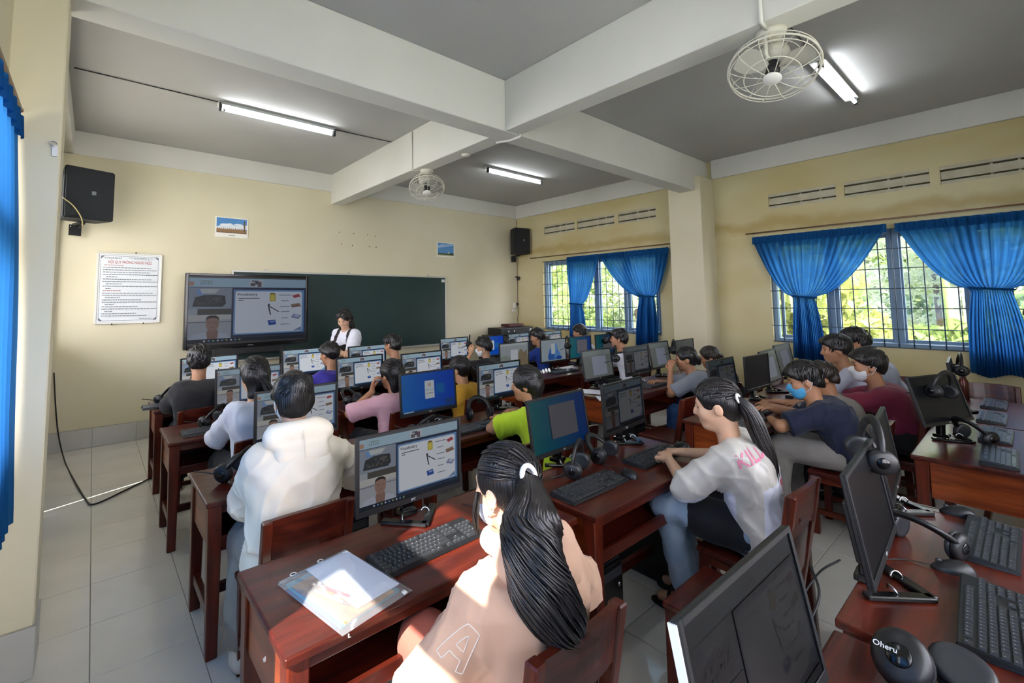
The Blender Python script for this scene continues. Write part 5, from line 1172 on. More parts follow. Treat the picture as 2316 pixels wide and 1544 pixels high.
def polygonize(f, h, pad=0.02, q=4):
    lo = f.lo-pad; hi = f.hi+pad; n = np.maximum(np.ceil((hi-lo)/(h*q)).astype(int), 1)
    cx = [lo[i]+(np.arange(n[i])+0.5-0.5/q)*h*q for i in range(3)]
    G = np.stack(np.meshgrid(*cx, indexing='ij'), -1).reshape(-1, 3).astype(np.float32)
    c = f(G).reshape(n); act = np.abs(c) < h*q*1.55
    D = np.repeat(np.repeat(np.repeat(c, q, 0), q, 1), q, 2).astype(np.float32)
    I = np.argwhere(act)
    off = np.stack(np.meshgrid(*[np.arange(q)]*3, indexing='ij'), -1).reshape(-1, 3)
    idx = (I[:, None, :]*q+off[None]).reshape(-1, 3)
    vals = f((lo+idx*h).astype(np.float32)); D[idx[:, 0], idx[:, 1], idx[:, 2]] = vals
    D[0] = D[-1] = 1; D[:, 0] = D[:, -1] = 1; D[:, :, 0] = D[:, :, -1] = 1
    S = D < 0
    C8 = [(i, j, k) for i in (0, 1) for j in (0, 1) for k in (0, 1)]
    sh = tuple(x-1 for x in D.shape)
    def v(A, o): return A[o[0]:o[0]+sh[0], o[1]:o[1]+sh[1], o[2]:o[2]+sh[2]]
    cnt = sum(v(S, o).astype(np.int8) for o in C8); ac = (cnt > 0) & (cnt < 8); cell = np.argwhere(ac)
    ids = np.full(sh, -1, np.int32); ids[ac] = np.arange(len(cell))
    acc = np.zeros((len(cell), 3)); w = np.zeros(len(cell))
    for a in C8:
        for ax in range(3):
            if a[ax]: continue
            b = list(a); b[ax] = 1
            va = v(D, a)[ac]; vb = v(D, tuple(b))[ac]; m = (va < 0) != (vb < 0)
            t = np.where(m, va/np.where(np.abs(va-vb) < 1e-12, 1, va-vb), 0)
            p = np.array(a, float)[None]+np.zeros((len(cell), 3)); p[:, ax] += t
            acc[m] += p[m]; w[m] += 1
    V = lo+(cell+acc/np.maximum(w, 1)[:, None])*h
    Fs = []
    for ax in range(3):
        o1, o2 = [(1, 2), (2, 0), (0, 1)][ax]
        sl0 = [slice(1, -1)]*3; sl1 = [slice(1, -1)]*3; sl0[ax] = slice(0, -1); sl1[ax] = slice(1, None)
        A = S[tuple(sl0)]; B = S[tuple(sl1)]; E = np.argwhere(A != B)
        base = E.copy()
        for a in range(3):
            if a != ax: base[:, a] += 1
        ins = A[E[:, 0], E[:, 1], E[:, 2]]
        def cid(d1, d2): c_ = base.copy(); c_[:, o1] += d1; c_[:, o2] += d2; return ids[c_[:, 0], c_[:, 1], c_[:, 2]]
        Q = np.stack([cid(-1, -1), cid(0, -1), cid(0, 0), cid(-1, 0)], 1); Q[~ins] = Q[~ins][:, ::-1]; Fs.append(Q)
    F = np.concatenate(Fs); F = F[(F >= 0).all(1)]
    return V, F
def creases(amp, seed, f=20):
    """cloth folds: soft swells and sharper ridges"""
    r = np.random.RandomState(seed); W = r.normal(size=(4, 3))*f; W2 = r.normal(size=(3, 3))*f*2.1; ph = r.uniform(0, 6, 7); W2[:, 2] *= 0.6
    def n(P):
        o = 0
        for w, p in zip(W, ph): o = o+0.5*np.sin(P@w.astype(np.float32)+p+1.5*np.sin(P@(w[::-1]*0.5).astype(np.float32)))
        for w, p in zip(W2, ph[4:]): o = o-(1-np.abs(np.sin(0.5*(P@w.astype(np.float32)+p+2.2*np.sin(P@(w[[1, 2, 0]]*0.35).astype(np.float32))))))**3
        return o*(amp/3)
    return n
def folds(amp, seed, f=16):
    r = np.random.RandomState(seed); W = r.normal(size=(5, 3))*f; ph = r.uniform(0, 6, 5)
    W[:, 2] *= 0.7
    def n(P):
        o = 0
        for w, p in zip(W, ph): o = o+np.sin(P@w.astype(np.float32)+p+1.5*np.sin(P@(w[::-1]*0.5).astype(np.float32)))
        return o*(amp/5)
    return n
def rotm(yaw, pitch=0.0, roll=0.0):
    """columns right, forward, up; yaw left-positive, pitch up-positive"""
    return np.array(Matrix.Rotation(yaw, 3, 'Z') @ Matrix.Rotation(pitch, 3, 'X') @ Matrix.Rotation(roll, 3, 'Y'))
def unit(v): v = np.asarray(v, float); return v/(np.linalg.norm(v)+1e-9)
def elbow_of(S, W, la, lf, hint):
    d = W-S; L = np.linalg.norm(d); L = min(L, (la+lf)*0.995); u = unit(d)
    x = (la*la-lf*lf+L*L)/(2*L); hh = math.sqrt(max(la*la-x*x, 0)); hv = np.asarray(hint, float); hv = hv-u*(hv@u)
    return S+u*x+unit(hv)*hh
SKIN = {'a': mat('skin_a', 'c79a78', rough=0.5, var=(12, 0.35, 'b9855f')), 'b': mat('skin_b', 'b98766', rough=0.5, var=(12, 0.35, 'a87450')), 'c': mat('skin_c', 'd2a88a', rough=0.5, var=(12, 0.35, 'c4926f'))}
for _m in SKIN.values(): _m.node_tree.nodes['Principled BSDF'].inputs['Subsurface Weight'].default_value = 0.06
def hair_mat(name, c, c2):
    m = mat(name, c, rough=0.38, var=(3.0, 0.8, c2), bump=(4.0, 0.5), stretch=(45, 45, 3)); return m
HAIR = {'black': hair_mat('hair_black', '0f0e0f', '221e1d'), 'brown': hair_mat('hair_dark_brown', '1c1512', '3a2b22')}
HAIR_LOCK = mat('hair_locks', '131112', rough=0.34, spec=0.6, var=(30, 0.7, '2a2423'))
m_eye = mat('eye_dark', '1a1210', rough=0.15); m_lip = mat('lip', 'a8635a', rough=0.45)
m_maskw = mat('mask_white', 'e8ebef', rough=0.7); m_maskb = mat('mask_blue', '4fa6d6', rough=0.7)
def hand(f, W, fwd, nrm, side, curl=0.5, s=1.0):
    """palm with four bent fingers and a thumb, rooted at the wrist W"""
    fwd = unit(fwd); nrm = unit(nrm-fwd*(np.dot(nrm, fwd))); lat = np.cross(fwd, nrm)*side
    for i, q in enumerate((-0.026, -0.009, 0.009, 0.025)):
        f.rc(W+fwd*0.0, W+fwd*(0.075 if i in (1, 2) else 0.070)*s+lat*q*s, 0.017*s, 0.0115*s, k=0.012)
    Ls = (0.062, 0.078, 0.083, 0.074)
    for i, q in enumerate((-0.030, -0.0105, 0.0095, 0.029)):
        p = W+fwd*(0.074 if i in (1, 2) else 0.069)*s+lat*q*s; L = Ls[i]*s; a = 0.0
        for j, (fr, rr) in enumerate(((0.46, 0.0092), (0.30, 0.0082), (0.24, 0.0072))):
            a += curl*(0.55 if j == 0 else 0.85)
            d = fwd*math.cos(a)-nrm*math.sin(a)+lat*q*1.2*(1-curl*0.5); e = p+unit(d)*L*fr; f.rc(p, e, rr*s, rr*0.93*s, k=0.004); p = e
    p = W+fwd*0.018*s+lat*0.024*s; d = unit(fwd*0.7+lat*0.75-nrm*0.25); e = p+d*0.038*s; f.rc(p, e, 0.0135*s, 0.0115*s, k=0.010)
    d2 = unit(fwd*0.95+lat*(0.35-0.5*curl)-nrm*(0.2+0.5*curl)); e2 = e+d2*0.032*s; f.rc(e, e2, 0.0105*s, 0.0095*s, k=0.005); f.rc(e2, e2+unit(d2-nrm*curl*0.5)*0.022*s, 0.0095*s, 0.008*s, k=0.004)
PEOPLE = {}
def person(label, pel, head, yaw=0.0, face=(0.0, 0.0), hands=(None, None), hints=((-1, 0, -0.4), (1, 0, -0.4)), curls=(0.5, 0.5), palms=None, fingers=None, knees=None, feet=None,
           shirt='plain', top=None, sleeve=0.9, bulk=0.012, pants=None, hair='short', hcol='black', skin='a', h=0.012, s=1.0, mask=None, shoes=None, hood=False, standing=False, seed=1, eyes=True, skirt=None, headtilt=0.0, shw=0.138, drop=0.07):
    root = thing('person', label, 'person', (pel[0], pel[1], 0)); O = np.array([pel[0], pel[1], 0.0])
    Rb = rotm(yaw); rt, fw, up = Rb[:, 0], Rb[:, 1], Rb[:, 2]
    P = np.array([0, 0, pel[2]]); Hc = np.array(head, float)-O; Rh = rotm(face[0], face[1], headtilt); hf, hu, hr = Rh[:, 1], Rh[:, 2], Rh[:, 0]
    def HL(x, y, z): return Hc+(hr*x+hf*y+hu*z)*s
    N = Hc-up*0.150*s-hf*0.03*s-fw*0.012; sp = unit(N-P); Ln = np.linalg.norm(N-P)
    back = -unit(fw-sp*(fw@sp))
    Wa = P+(N-P)*0.33+back*0.012; Ch = P+(N-P)*0.66+back*0.03; Sh = N-sp*drop*s+back*0.006
    sw = shw*s
    sL, sR = Sh-rt*sw, Sh+rt*sw
    la, lf = 0.265*s, 0.235*s
    dflt = (P+fw*0.30-rt*0.12+up*0.2, P+fw*0.30+rt*0.12+up*0.2)
    wr = [np.array(hh, float)-O if hh is not None else dflt[i] for i, hh in enumerate(hands)]
    el = []
    for i, S0 in enumerate((sL, sR)):
        d = wr[i]-S0
        if np.linalg.norm(d) > (la+lf)*0.99: wr[i] = S0+unit(d)*(la+lf)*0.99
        hv = rt*hints[i][0]+fw*hints[i][1]+up*hints[i][2]; el.append(elbow_of(S0, wr[i], la, lf, hv))
    hipL, hipR = P-rt*0.08-up*0.02, P+rt*0.08-up*0.02
    if knees is None: kn = [hipL+fw*0.36-rt*0.05-up*0.0, hipR+fw*0.36+rt*0.05-up*0.0] if not standing else [hipL*0.5+np.array([hipL[0], hipL[1], 0.08])*0.5+fw*0.02, hipR*0.5+np.array([hipR[0], hipR[1], 0.08])*0.5+fw*0.02]
    else: kn = [np.array(q, float)-O for q in knees]
    if feet is None: an = [np.array([k_[0], k_[1], 0.075])+(fw*0.02 if not standing else 0) for k_ in kn]
    else: an = [np.array(q, float)-O for q in feet]
    # --- body
    f = Sdf()
    def torso(g, e, k=0.07, low=True):
        if low: g.rc(P-rt*0.07, P+rt*0.07, 0.098+e, k=k)
        g.rc(Wa-rt*0.055, Wa+rt*0.055, 0.088+e, k=k); g.rc(Ch-rt*0.07*s, Ch+rt*0.07*s, 0.095*s+e, k=k); g.rc(Sh-rt*(sw-0.025), Sh+rt*(sw-0.025), 0.045*s+e*0.6, k=k*0.8)
    torso(f, -0.01)
    f.rc(N-sp*0.03, HL(0, -0.02, -0.06), 0.052*s, 0.049*s, k=0.03)
    for S0, E0, W0 in ((sL, el[0], wr[0]), (sR, el[1], wr[1])): f.rc(S0, E0, 0.046*s, 0.038*s, k=0.03); f.rc(E0, W0, 0.038*s, 0.0245*s, k=0.015)
    for a, b, c in ((hipL, kn[0], an[0]), (hipR, kn[1], an[1])):
        f.rc(a, b, 0.078*s, 0.055*s, k=0.04); f.rc(b, c, 0.052*s, 0.034*s, k=0.02); f.rc(c-fw*0.03-up*0.03, c+fw*0.13*s-up*0.045, 0.034, 0.026, k=0.02)
    # head with brow, cheeks, nose, lips, chin, ears
    f.ell(HL(0, -0.012, 0.028), np.array([0.074, 0.092, 0.084])*s, Rh, k=0.03); f.ell(HL(0, 0.022, -0.036), np.array([0.059, 0.068, 0.076])*s, Rh, k=0.03)
    f.ell(HL(0, 0.06, -0.092), np.array([0.026, 0.024, 0.02])*s, Rh, k=0.035)
    f.rc(HL(0, 0.086, 0.012), HL(0, 0.103, -0.024), 0.0075*s, 0.0125*s, k=0.014); f.rc(HL(-0.012, 0.09, -0.03), HL(0.012, 0.09, -0.03), 0.009*s, k=0.008)
    f.rc(HL(-0.034, 0.072, 0.024), HL(0.034, 0.072, 0.024), 0.013*s, k=0.02)
    for q in (-1, 1):
        f.ell(HL(q*0.036, 0.06, -0.026), np.array([0.022, 0.022, 0.024])*s, Rh, k=0.03); f.ell(HL(q*0.077, -0.008, -0.012), np.array([0.010, 0.021, 0.033])*s, Rh, k=0.008)
        f.sub(HL(q*0.03, 0.096, 0.004), np.array([0.017, 0.014, 0.011])*s, Rh, 0.012); f.sub(HL(q*0.088, -0.004, -0.010), np.array([0.006, 0.011, 0.018])*s, Rh, 0.006)
    f.rc(HL(-0.014, 0.083, -0.056), HL(0.014, 0.083, -0.056), 0.0085*s, k=0.008); f.rc(HL(-0.012, 0.082, -0.068), HL(0.012, 0.082, -0.068), 0.009*s, k=0.006)
    V, F = polygonize(f, h)
    for i in (0, 1):
        if hands[i] is None: continue
        g = Sdf(); d = unit(wr[i]-el[i]); fd = np.array(fingers[i], float) if fingers and fingers[i] is not None else d
        nr = np.array(palms[i], float) if palms and palms[i] is not None else np.array([0, 0, 1.0])
        g.rc(wr[i]-d*0.03, wr[i], 0.026*s, 0.022*s, k=0.01); hand(g, wr[i], fd, nr, -1 if i == 0 else 1, curls[i], s)
        v2, f2 = polygonize(g, min(h*0.5, 0.0042), 0.01); F = np.concatenate([F, f2+len(V)]); V = np.concatenate([V, v2])
    link('body', mesh_np('body', V, F), SKIN[skin], root)
    # --- trousers
    if pants is not None:
        g = Sdf(); g.rc(P-rt*0.07, P+rt*0.07, 0.108, k=0.06)
        for a, b, c in ((hipL, kn[0], an[0]), (hipR, kn[1], an[1])):
            g.rc(a, b, 0.094*s, 0.073*s, k=0.05); g.rc(b, c, 0.07*s, 0.062*s, k=0.03, end=-0.015)
        g.noise = creases(0.014, seed+3, 22); V, F = polygonize(g, max(h, 0.011)); link('trousers', mesh_np('trousers', V, F), pants, root)
    if shoes is not None:
        for c in an:
            g = Sdf(); g.rc(c-fw*0.035-up*0.035, c+fw*0.13*s-up*0.048, 0.040, 0.034, k=0.02); g.rc(c-up*0.0, c-up*0.03, 0.045, 0.045, k=0.02); g.cut((0, 0, 0.006), (0, 0, -1)); g.cut(c+up*0.02, (0, 0, 1))
            V, F = polygonize(g, 0.010); link('shoe', mesh_np('shoe', V, F), shoes, root)
    # --- upper garment
    g = Sdf(); torso(g, bulk, 0.07)
    for S0, E0, W0 in ((sL, el[0], wr[0]), (sR, el[1], wr[1])):
        if sleeve <= 1.0:
            E2 = S0+(E0-S0)*sleeve; g.rc(S0, E2, 0.049*s+bulk*0.6, (0.056 if shirt != 'puff' else 0.07)*s+bulk*0.8, k=0.045, end=0.0)
        else:
            g.rc(S0, E0, 0.049*s+bulk*0.7, 0.048*s+bulk*0.8, k=0.045); g.rc(E0, E0+(W0-E0)*(sleeve-1), 0.050*s+bulk*0.9, 0.036*s+bulk*0.7, k=0.03, end=0.004)
    if shirt == 'puff': g.ell(sL*0.6+el[0]*0.4, (0.075, 0.075, 0.085), None, 0.04); g.ell(sR*0.6+el[1]*0.4, (0.075, 0.075, 0.085), None, 0.04)
    g.sub(N+up*0.05+fw*0.015, (0.062*s, 0.068*s, 0.085), Rb, 0.012)
    g.cut(P-up*(0.075 if not standing else 0.02), (0, 0, -1))
    g.noise = creases(0.015 if bulk < 0.028 else 0.020, seed, 17)
    V, F = polygonize(g, h*0.95); me = mesh_np('garment', V, F)
    if isinstance(top, (list, tuple)):
        for m_ in top[0]: me.materials.append(m_)
        n = len(me.polygons); C_ = np.empty(n*3); me.polygons.foreach_get('center', C_); C_ = C_.reshape(-1, 3)
        tt = np.array([top[1]((c-P)@rt, (c-P)@fw, (c-P)@sp/Ln) for c in C_], np.int32); me.polygons.foreach_set('material_index', tt); o_sh = link('shirt', me, None, root)
    else: o_sh = link('hoodie' if hood else 'shirt', me, top, root)
    if hood:
        g = Sdf(); cb = N+back*(0.058+bulk)-sp*0.03
        n_ = 18
        for i in range(n_):
            a = 2*PI*i/n_; b = 2*PI*(i+1)/n_
            def rp(t): return N+up*(0.028+0.02*math.sin(t)*-1)+rt*0.095*math.cos(t)+fw*(0.09*math.sin(t)-0.015)
            g.rc(rp(a), rp(b), 0.024, k=0.02)
        g.rc(cb-rt*0.105+up*0.025+fw*0.02, cb+rt*0.105+up*0.025+fw*0.02, 0.045, k=0.035); g.rc(cb-sp*0.05-rt*0.075+back*0.014, cb-sp*0.05+rt*0.075+back*0.014, 0.042, k=0.035); g.rc(cb-sp*0.11-rt*0.035+back*0.014, cb-sp*0.11+rt*0.035+back*0.014, 0.038, k=0.035); g.rc(cb-sp*0.14+back*0.008, cb-sp*0.20-back*0.006, 0.032, 0.018, k=0.03)
        g.sub(N+up*0.07+fw*0.02, (0.07, 0.075, 0.075), Rb, 0.02); g.noise = creases(0.008, seed+9, 14)
        V, F = polygonize(g, h*0.95); ho = link('hood', mesh_np('hood', V, F), top if not isinstance(top, (list, tuple)) else top[0][0], root)
        q = [cb+up*0.075+back*0.01, cb+up*0.03+back*0.044, cb-sp*0.05+back*0.058, cb-sp*0.12+back*0.05, cb-sp*0.20+back*0.012]
        tube('hood_seam', spline(q, 16), 0.0022, top, ho, 5)
    if skirt is not None:
        g = Sdf()
        for a, b in ((hipL, kn[0]), (hipR, kn[1])): g.rc(a, a+(b-a)*0.62, 0.102, 0.098, k=0.06)
        g.rc(P-rt*0.06+up*0.02, P+rt*0.06+up*0.02, 0.112, k=0.05); g.noise = folds(0.01, seed+5, 18); V, F = polygonize(g, 0.011); link('dark_layer', mesh_np('dark_layer', V, F), skirt, root)
    # --- hair
    g = Sdf(); t = {'short': 0.020, 'crop': 0.013, 'pony': 0.009, 'bun': 0.012, 'long': 0.015, 'low': 0.010, 'clip': 0.014}[hair]
    tk = 0.55 if hair in ('short', 'crop') else 1.0
    g.ell(HL(0, -0.014, 0.034), np.array([0.077+t*tk, 0.096+t*tk, 0.086+t])*s, Rh, k=0.03); g.ell(HL(0, -0.05, -0.015), np.array([0.066+t*0.3, 0.054+t*0.3, 0.075])*s, Rh, k=0.03)
    if hair in ('short', 'crop'):
        g.ell(HL(0, 0.045, 0.078), np.array([0.062, 0.05, 0.036])*s, Rh, k=0.03)
        g.rc(HL(-0.05, 0.07, 0.062), HL(0.05, 0.075, 0.066), 0.022*s, k=0.02)
        g.sub(HL(0, 0.105, -0.035), np.array([0.075, 0.075, 0.098])*s, Rh, 0.012)
        for q in (-1, 1): g.sub(HL(q*0.09, 0.02, -0.045), np.array([0.034, 0.048, 0.055])*s, Rh, 0.012)
        g.cut(HL(0, -0.085, -0.068), -hu*0.83+hf*0.56)
    else:
        g.sub(HL(0, 0.112, -0.028), np.array([0.078, 0.070, 0.105])*s, Rh, 0.012)
        for q in (-1, 1): g.sub(HL(q*0.092, 0.022, -0.05), np.array([0.03, 0.042, 0.052])*s, Rh, 0.012)
        if hair not in ('long', 'clip'): g.cut(HL(0, -0.06, -0.082), -hu)
    if hair == 'long':
        for q in (-1, 0, 1): g.rc(HL(q*0.055, -0.045, -0.02), HL(q*0.062, -0.062, -0.25), 0.042*s, 0.03*s, k=0.04)
        for q in (-1, 1): g.rc(HL(q*0.074, 0.015, 0.0), HL(q*0.082, 0.01, -0.21), 0.022*s, 0.016*s, k=0.03)
        g.rc(HL(-0.05, 0.082, 0.05), HL(0.05, 0.084, 0.05), 0.018*s, k=0.02)
    if hair == 'clip':
        for q in (-1, 1): g.rc(HL(q*0.03, -0.07, -0.01), HL(q*0.04, -0.065, -0.12), 0.045*s, 0.03*s, k=0.04)
        g.cut(HL(0, -0.06, -0.15), -hu)
    if hair == 'bun':
        for bx_, by_, bz_, br_ in ((0, -0.085, 0.075, 0.040), (0.035, -0.07, 0.09, 0.030), (-0.038, -0.072, 0.085, 0.028), (0.012, -0.10, 0.05, 0.028), (-0.02, -0.10, 0.06, 0.026)): g.ell(HL(bx_, by_, bz_), np.array([br_*1.15, br_*0.85, br_])*s, Rh, k=0.008)
    if hair == 'low': g.ell(HL(0, -0.108, -0.01), np.array([0.035, 0.03, 0.032])*s, Rh, k=0.02); g.rc(HL(0, -0.115, -0.02), HL(0.05, -0.12, -0.17), 0.026*s, 0.012*s, k=0.02)
    g.noise = folds(0.005 if hair in ('pony', 'low') else 0.012, seed+7, 55 if hair != 'pony' else 40)
    V, F = polygonize(g, min(h, 0.009)); link('hair', mesh_np('hair', V, F), HAIR[hcol], root)
    # short locks lying over the hair give it strands and an uneven outline
    rr_ = np.random.RandomState(seed+50); LV = []; LF = []; ns_ = 4; ra = np.array([0.077+t*tk, 0.096+t*tk, 0.086+t]); ce = np.array([0, -0.014, 0.034])
    tied = hair in ('pony', 'low', 'bun', 'clip'); tgt = unit((0, -1, 0.0 if hair != 'bun' else 0.5))
    for q_ in range(110 if h < 0.0105 else 60):
        d0 = unit(rr_.normal(size=3)); d0[2] = abs(d0[2])*0.9-0.15; d0 = unit(d0)
        if d0[1] > 0.55 and d0[2] < 0.55: continue
        if abs(d0[0]) > 0.8 and d0[2] < 0.1 and d0[1] > -0.2: continue
        crown = unit((0.1, -0.35, 1.0)); d1 = tgt if tied else unit(d0*1.0-crown*0.55*(1-abs(d0@crown))+np.array([0.25*rr_.normal(), 0.25*rr_.normal(), -0.35]))
        n_ = 6; L_ = rr_.uniform(0.35, 0.8) if tied else rr_.uniform(0.5, 1.0); b0 = len(LV); w0 = rr_.uniform(0.004, 0.0075) if not tied else rr_.uniform(0.0025, 0.0045)
        for i_ in range(n_):
            u_ = i_/(n_-1)*L_; d_ = unit(d0*(1-u_)+d1*u_); c_ = ce+d_*ra*(1.0+(0.01+0.035*(i_/(n_-1))**2*(0 if tied else 1)))
            tn = unit(d1-d0+1e-4); sd = unit(np.cross(d_, tn)); w_ = w0*(1-0.85*(i_/(n_-1))**2)
            for k_ in range(ns_):
                a_ = 2*PI*k_/ns_; pp_ = c_+sd*math.cos(a_)*w_*1.5+d_*math.sin(a_)*w_*0.6; LV.append(HL(*pp_))
        for i_ in range(n_-1):
            for k_ in range(ns_): LF.append((b0+i_*ns_+k_, b0+i_*ns_+(k_+1) % ns_, b0+(i_+1)*ns_+(k_+1) % ns_, b0+(i_+1)*ns_+k_))
    lo_ = link('hair_locks', mesh_np('hair_locks', LV, LF), HAIR_LOCK if hcol == 'black' else HAIR[hcol], root); lo_['kind'] = 'stuff'
    # --- eyes, brows, mask
    if eyes:
        for q in (-1, 1):
            g2 = lathe_mesh('eye', [(0.0005, -0.010*s), (0.007*s, -0.007*s), (0.010*s, 0), (0.007*s, 0.007*s), (0.0005, 0.010*s)], m_eye, 10); p = HL(q*0.03, 0.079, 0.004)
            link('eye', g2, None, root, tuple(p), Matrix(Rh.tolist()).to_euler(), (1.15, 0.5, 0.62))
            b_ = tube_mesh('eyebrow', [tuple(HL(q*0.015, 0.089, 0.022)), tuple(HL(q*0.03, 0.087, 0.027)), tuple(HL(q*0.047, 0.074, 0.022))], [0.0025, 0.003, 0.0015], HAIR[hcol], 6); link('eyebrow', b_, None, root)
    if mask is not None:
        g = Sdf(); g.ell(HL(0, 0.034, -0.045), np.array([0.064, 0.073, 0.064])*s, Rh, k=0.02); g.rc(HL(0, 0.09, -0.012), HL(0, 0.104, -0.03), 0.012*s, 0.016*s, k=0.025); g.ell(HL(0, 0.062, -0.088), np.array([0.034, 0.032, 0.026])*s, Rh, k=0.03)
        g.cut(HL(0, 0.08, -0.002), hu); g.cut(HL(0, 0.022, 0), -hf)
        V, F = polygonize(g, min(h, 0.008)); mk = link('face_mask', mesh_np('face_mask', V, F), mask, root)
        for q in (-1, 1):
            tube('ear_loop', [tuple(HL(q*0.064, 0.03, -0.015)), tuple(HL(q*0.082, -0.005, 0.012)), tuple(HL(q*0.084, -0.03, -0.01)), tuple(HL(q*0.078, -0.01, -0.045)), tuple(HL(q*0.06, 0.03, -0.07))], 0.0022, m_maskw, mk, 5)
    PEOPLE[label] = dict(root=root, HL=HL, O=O, N=N, P=P, rt=rt, fw=fw, sp=sp, back=back, el=el, wr=wr, sL=sL, sR=sR, shirt=o_sh, Ch=Ch)
    return PEOPLE[label]
def locks(name, path, rad, n, m, parent, seed=1, wob=0.004, r0=0.0055, flat=1.6):
    """long hair as many overlapping tapered locks that follow a path"""
    rnd = np.random.RandomState(seed); P = np.array(spline(path, 22)); T = np.gradient(P, axis=0); T /= np.linalg.norm(T, axis=1)[:, None]
    A = np.cross(T, np.array([0.3, 0.2, 1.0])); A = np.where(np.linalg.norm(A, axis=1)[:, None] < 1e-3, np.cross(T, [1, 0, 0]), A); A /= np.linalg.norm(A, axis=1)[:, None]; B = np.cross(T, A)
    M = len(P); tt = np.linspace(0, 1, M); R = np.interp(tt, np.linspace(0, 1, len(rad)), rad); V = []; F = []; ns = 5
    for q in range(n):
        a = rnd.uniform(0, 2*PI); rr = math.sqrt(rnd.uniform(0.1, 1)); ph = rnd.uniform(0, 6); le = rnd.uniform(0.86, 1.0); tw = rnd.uniform(-0.5, 0.5)
        b0 = len(V)
        for i in range(M):
            t = tt[i]; aa = a+tw*t; c = P[min(M-1, int(i*le))]*1.0
            ii = i*le; i0 = int(ii); fr = ii-i0; c = P[i0]*(1-fr)+P[min(M-1, i0+1)]*fr
            c = c+(A[i]*math.cos(aa)+B[i]*math.sin(aa)*0.75)*R[i]*rr+A[i]*wob*math.sin(6*t+ph)*t
            w = r0*(0.35+0.65*math.sin(PI*min(1, 0.25+t*0.75)))*(1.0 if t < 0.85 else max(0.12, (1-t)/0.15))
            for k in range(ns):
                b = 2*PI*k/ns; V.append(c+A[i]*math.cos(b)*w*flat+B[i]*math.sin(b)*w)
        for i in range(M-1):
            for k in range(ns): F.append((b0+i*ns+k, b0+i*ns+(k+1)%ns, b0+(i+1)*ns+(k+1)%ns, b0+(i+1)*ns+k))
    o = link(name, mesh_np(name, V, F), m, parent); o['kind'] = 'stuff'; return o

# ------------------------------------------------------------------ fabrics
def fab(name, c, c2=None, rough=0.85, sheen=0.1): return mat(name, c, rough=rough, var=(8, 0.5, c2 or c), bump=(220, 0.12), sheen=sheen)
F_beige = fab('beige_fleece', 'cfa88e', 'c09a80'); F_cream = fab('cream_fleece', 'f0e4d0', 'e6d8c2'); F_white = fab('white_cotton', 'd9dde8', 'ccd1df'); F_black = fab('black_cotton', '17171b', '202026')
F_purple = fab('purple_cotton', '3d33a0', '342a8c'); F_pink = fab('pink_cotton', 'e3b1bd', 'd5a0ad'); F_yellow = fab('yellow_cotton', 'd9a52c', 'c4912a'); F_neon = fab('neon_cotton', 'c4e32a', 'aecb22')
F_blue = fab('blue_cotton', '2346a6', '1d3c90'); F_grey = fab('grey_cotton', '9aa0ab', '8a909c'); F_navy = fab('navy_cotton', '141d3a', '10172f'); F_maroon = fab('maroon_cotton', '7a1f3c', '6a1933')
F_silver = mat('silver_satin', 'd2cdc4', rough=0.3, var=(10, 0.5, 'bcb7ac'), sheen=0.2); F_wht = fab('white_jersey', 'e3e4ee', 'd6d8e4'); F_polo = fab('polo_white', 'c9cde0', 'bcc1d6'); F_brownp = fab('brown_pinafore', '241a18', '2c201d')
F_jeans = mat('denim', '8fa4ba', rough=0.85, var=(9, 0.9, 'abbccd'), bump=(300, 0.2)); F_jeansd = mat('denim_dark', '2c4a78', rough=0.85, var=(9, 0.9, '3d5f8f')); F_track = fab('rust_trackpants', 'a3584a', '95503f'); F_trg = fab('grey_trousers', '8f8a85', '827d78'); F_trd = fab('dark_trousers', '1c1d22', '24252b')
S_white = mat('white_shoe', 'd9d6d0', rough=0.6); S_black = mat('black_shoe', '1a1a1c', rough=0.6)
# ------------------------------------------------------------------ the class
a1 = person('girl in a beige hoodie with a long black ponytail at the nearest desk', (0.985, 0.955, 0.50), (0.972, 1.025, 1.040), 0.06, (0.12, -0.12), hands=((0.90, 1.17, 0.60), (1.12, 1.17, 0.60)), hints=((-1, -0.4, -0.2), (1, -0.4, -0.2)),
    knees=((0.85, 1.28, 0.53), (1.14, 1.32, 0.51)), top=F_beige, sleeve=1.95, bulk=0.030, pants=F_track, hair='pony', h=0.008, mask=m_maskw, hood=True, seed=3, skin='c', shoes=S_white, drop=0.095, shw=0.142)
def on(p, *w): return tuple(np.array(w)-p['O'])
tie = on(a1, .952, .912, 1.105)
locks('ponytail', [tie, on(a1, .925, .878, 1.045), on(a1, .892, .848, .96), on(a1, .885, .812, .88), on(a1, .915, .785, .81), on(a1, .955, .772, .755)], [.020, .052, .092, .105, .088, .036], 900, HAIR_LOCK, a1['root'], 5, 0.002, 0.0042, 1.8)
locks('hair_strands', [a1['HL'](-0.08, 0.04, 0.0), a1['HL'](-0.088, 0.05, -0.06), a1['HL'](-0.08, 0.06, -0.13)], [.006, .008, .005], 10, HAIR['black'], a1['root'], 6, 0.003, 0.0025)
tube('hair_tie', [tuple(np.array(tie)+np.array([0.024*math.cos(a), 0.010*math.sin(a), 0.026*math.sin(a)])) for a in np.linspace(0, 2*PI, 19)[:-1]], 0.0075, mat('hair_tie_white', 'd4d6da', rough=0.7), a1['root'], 8, True)
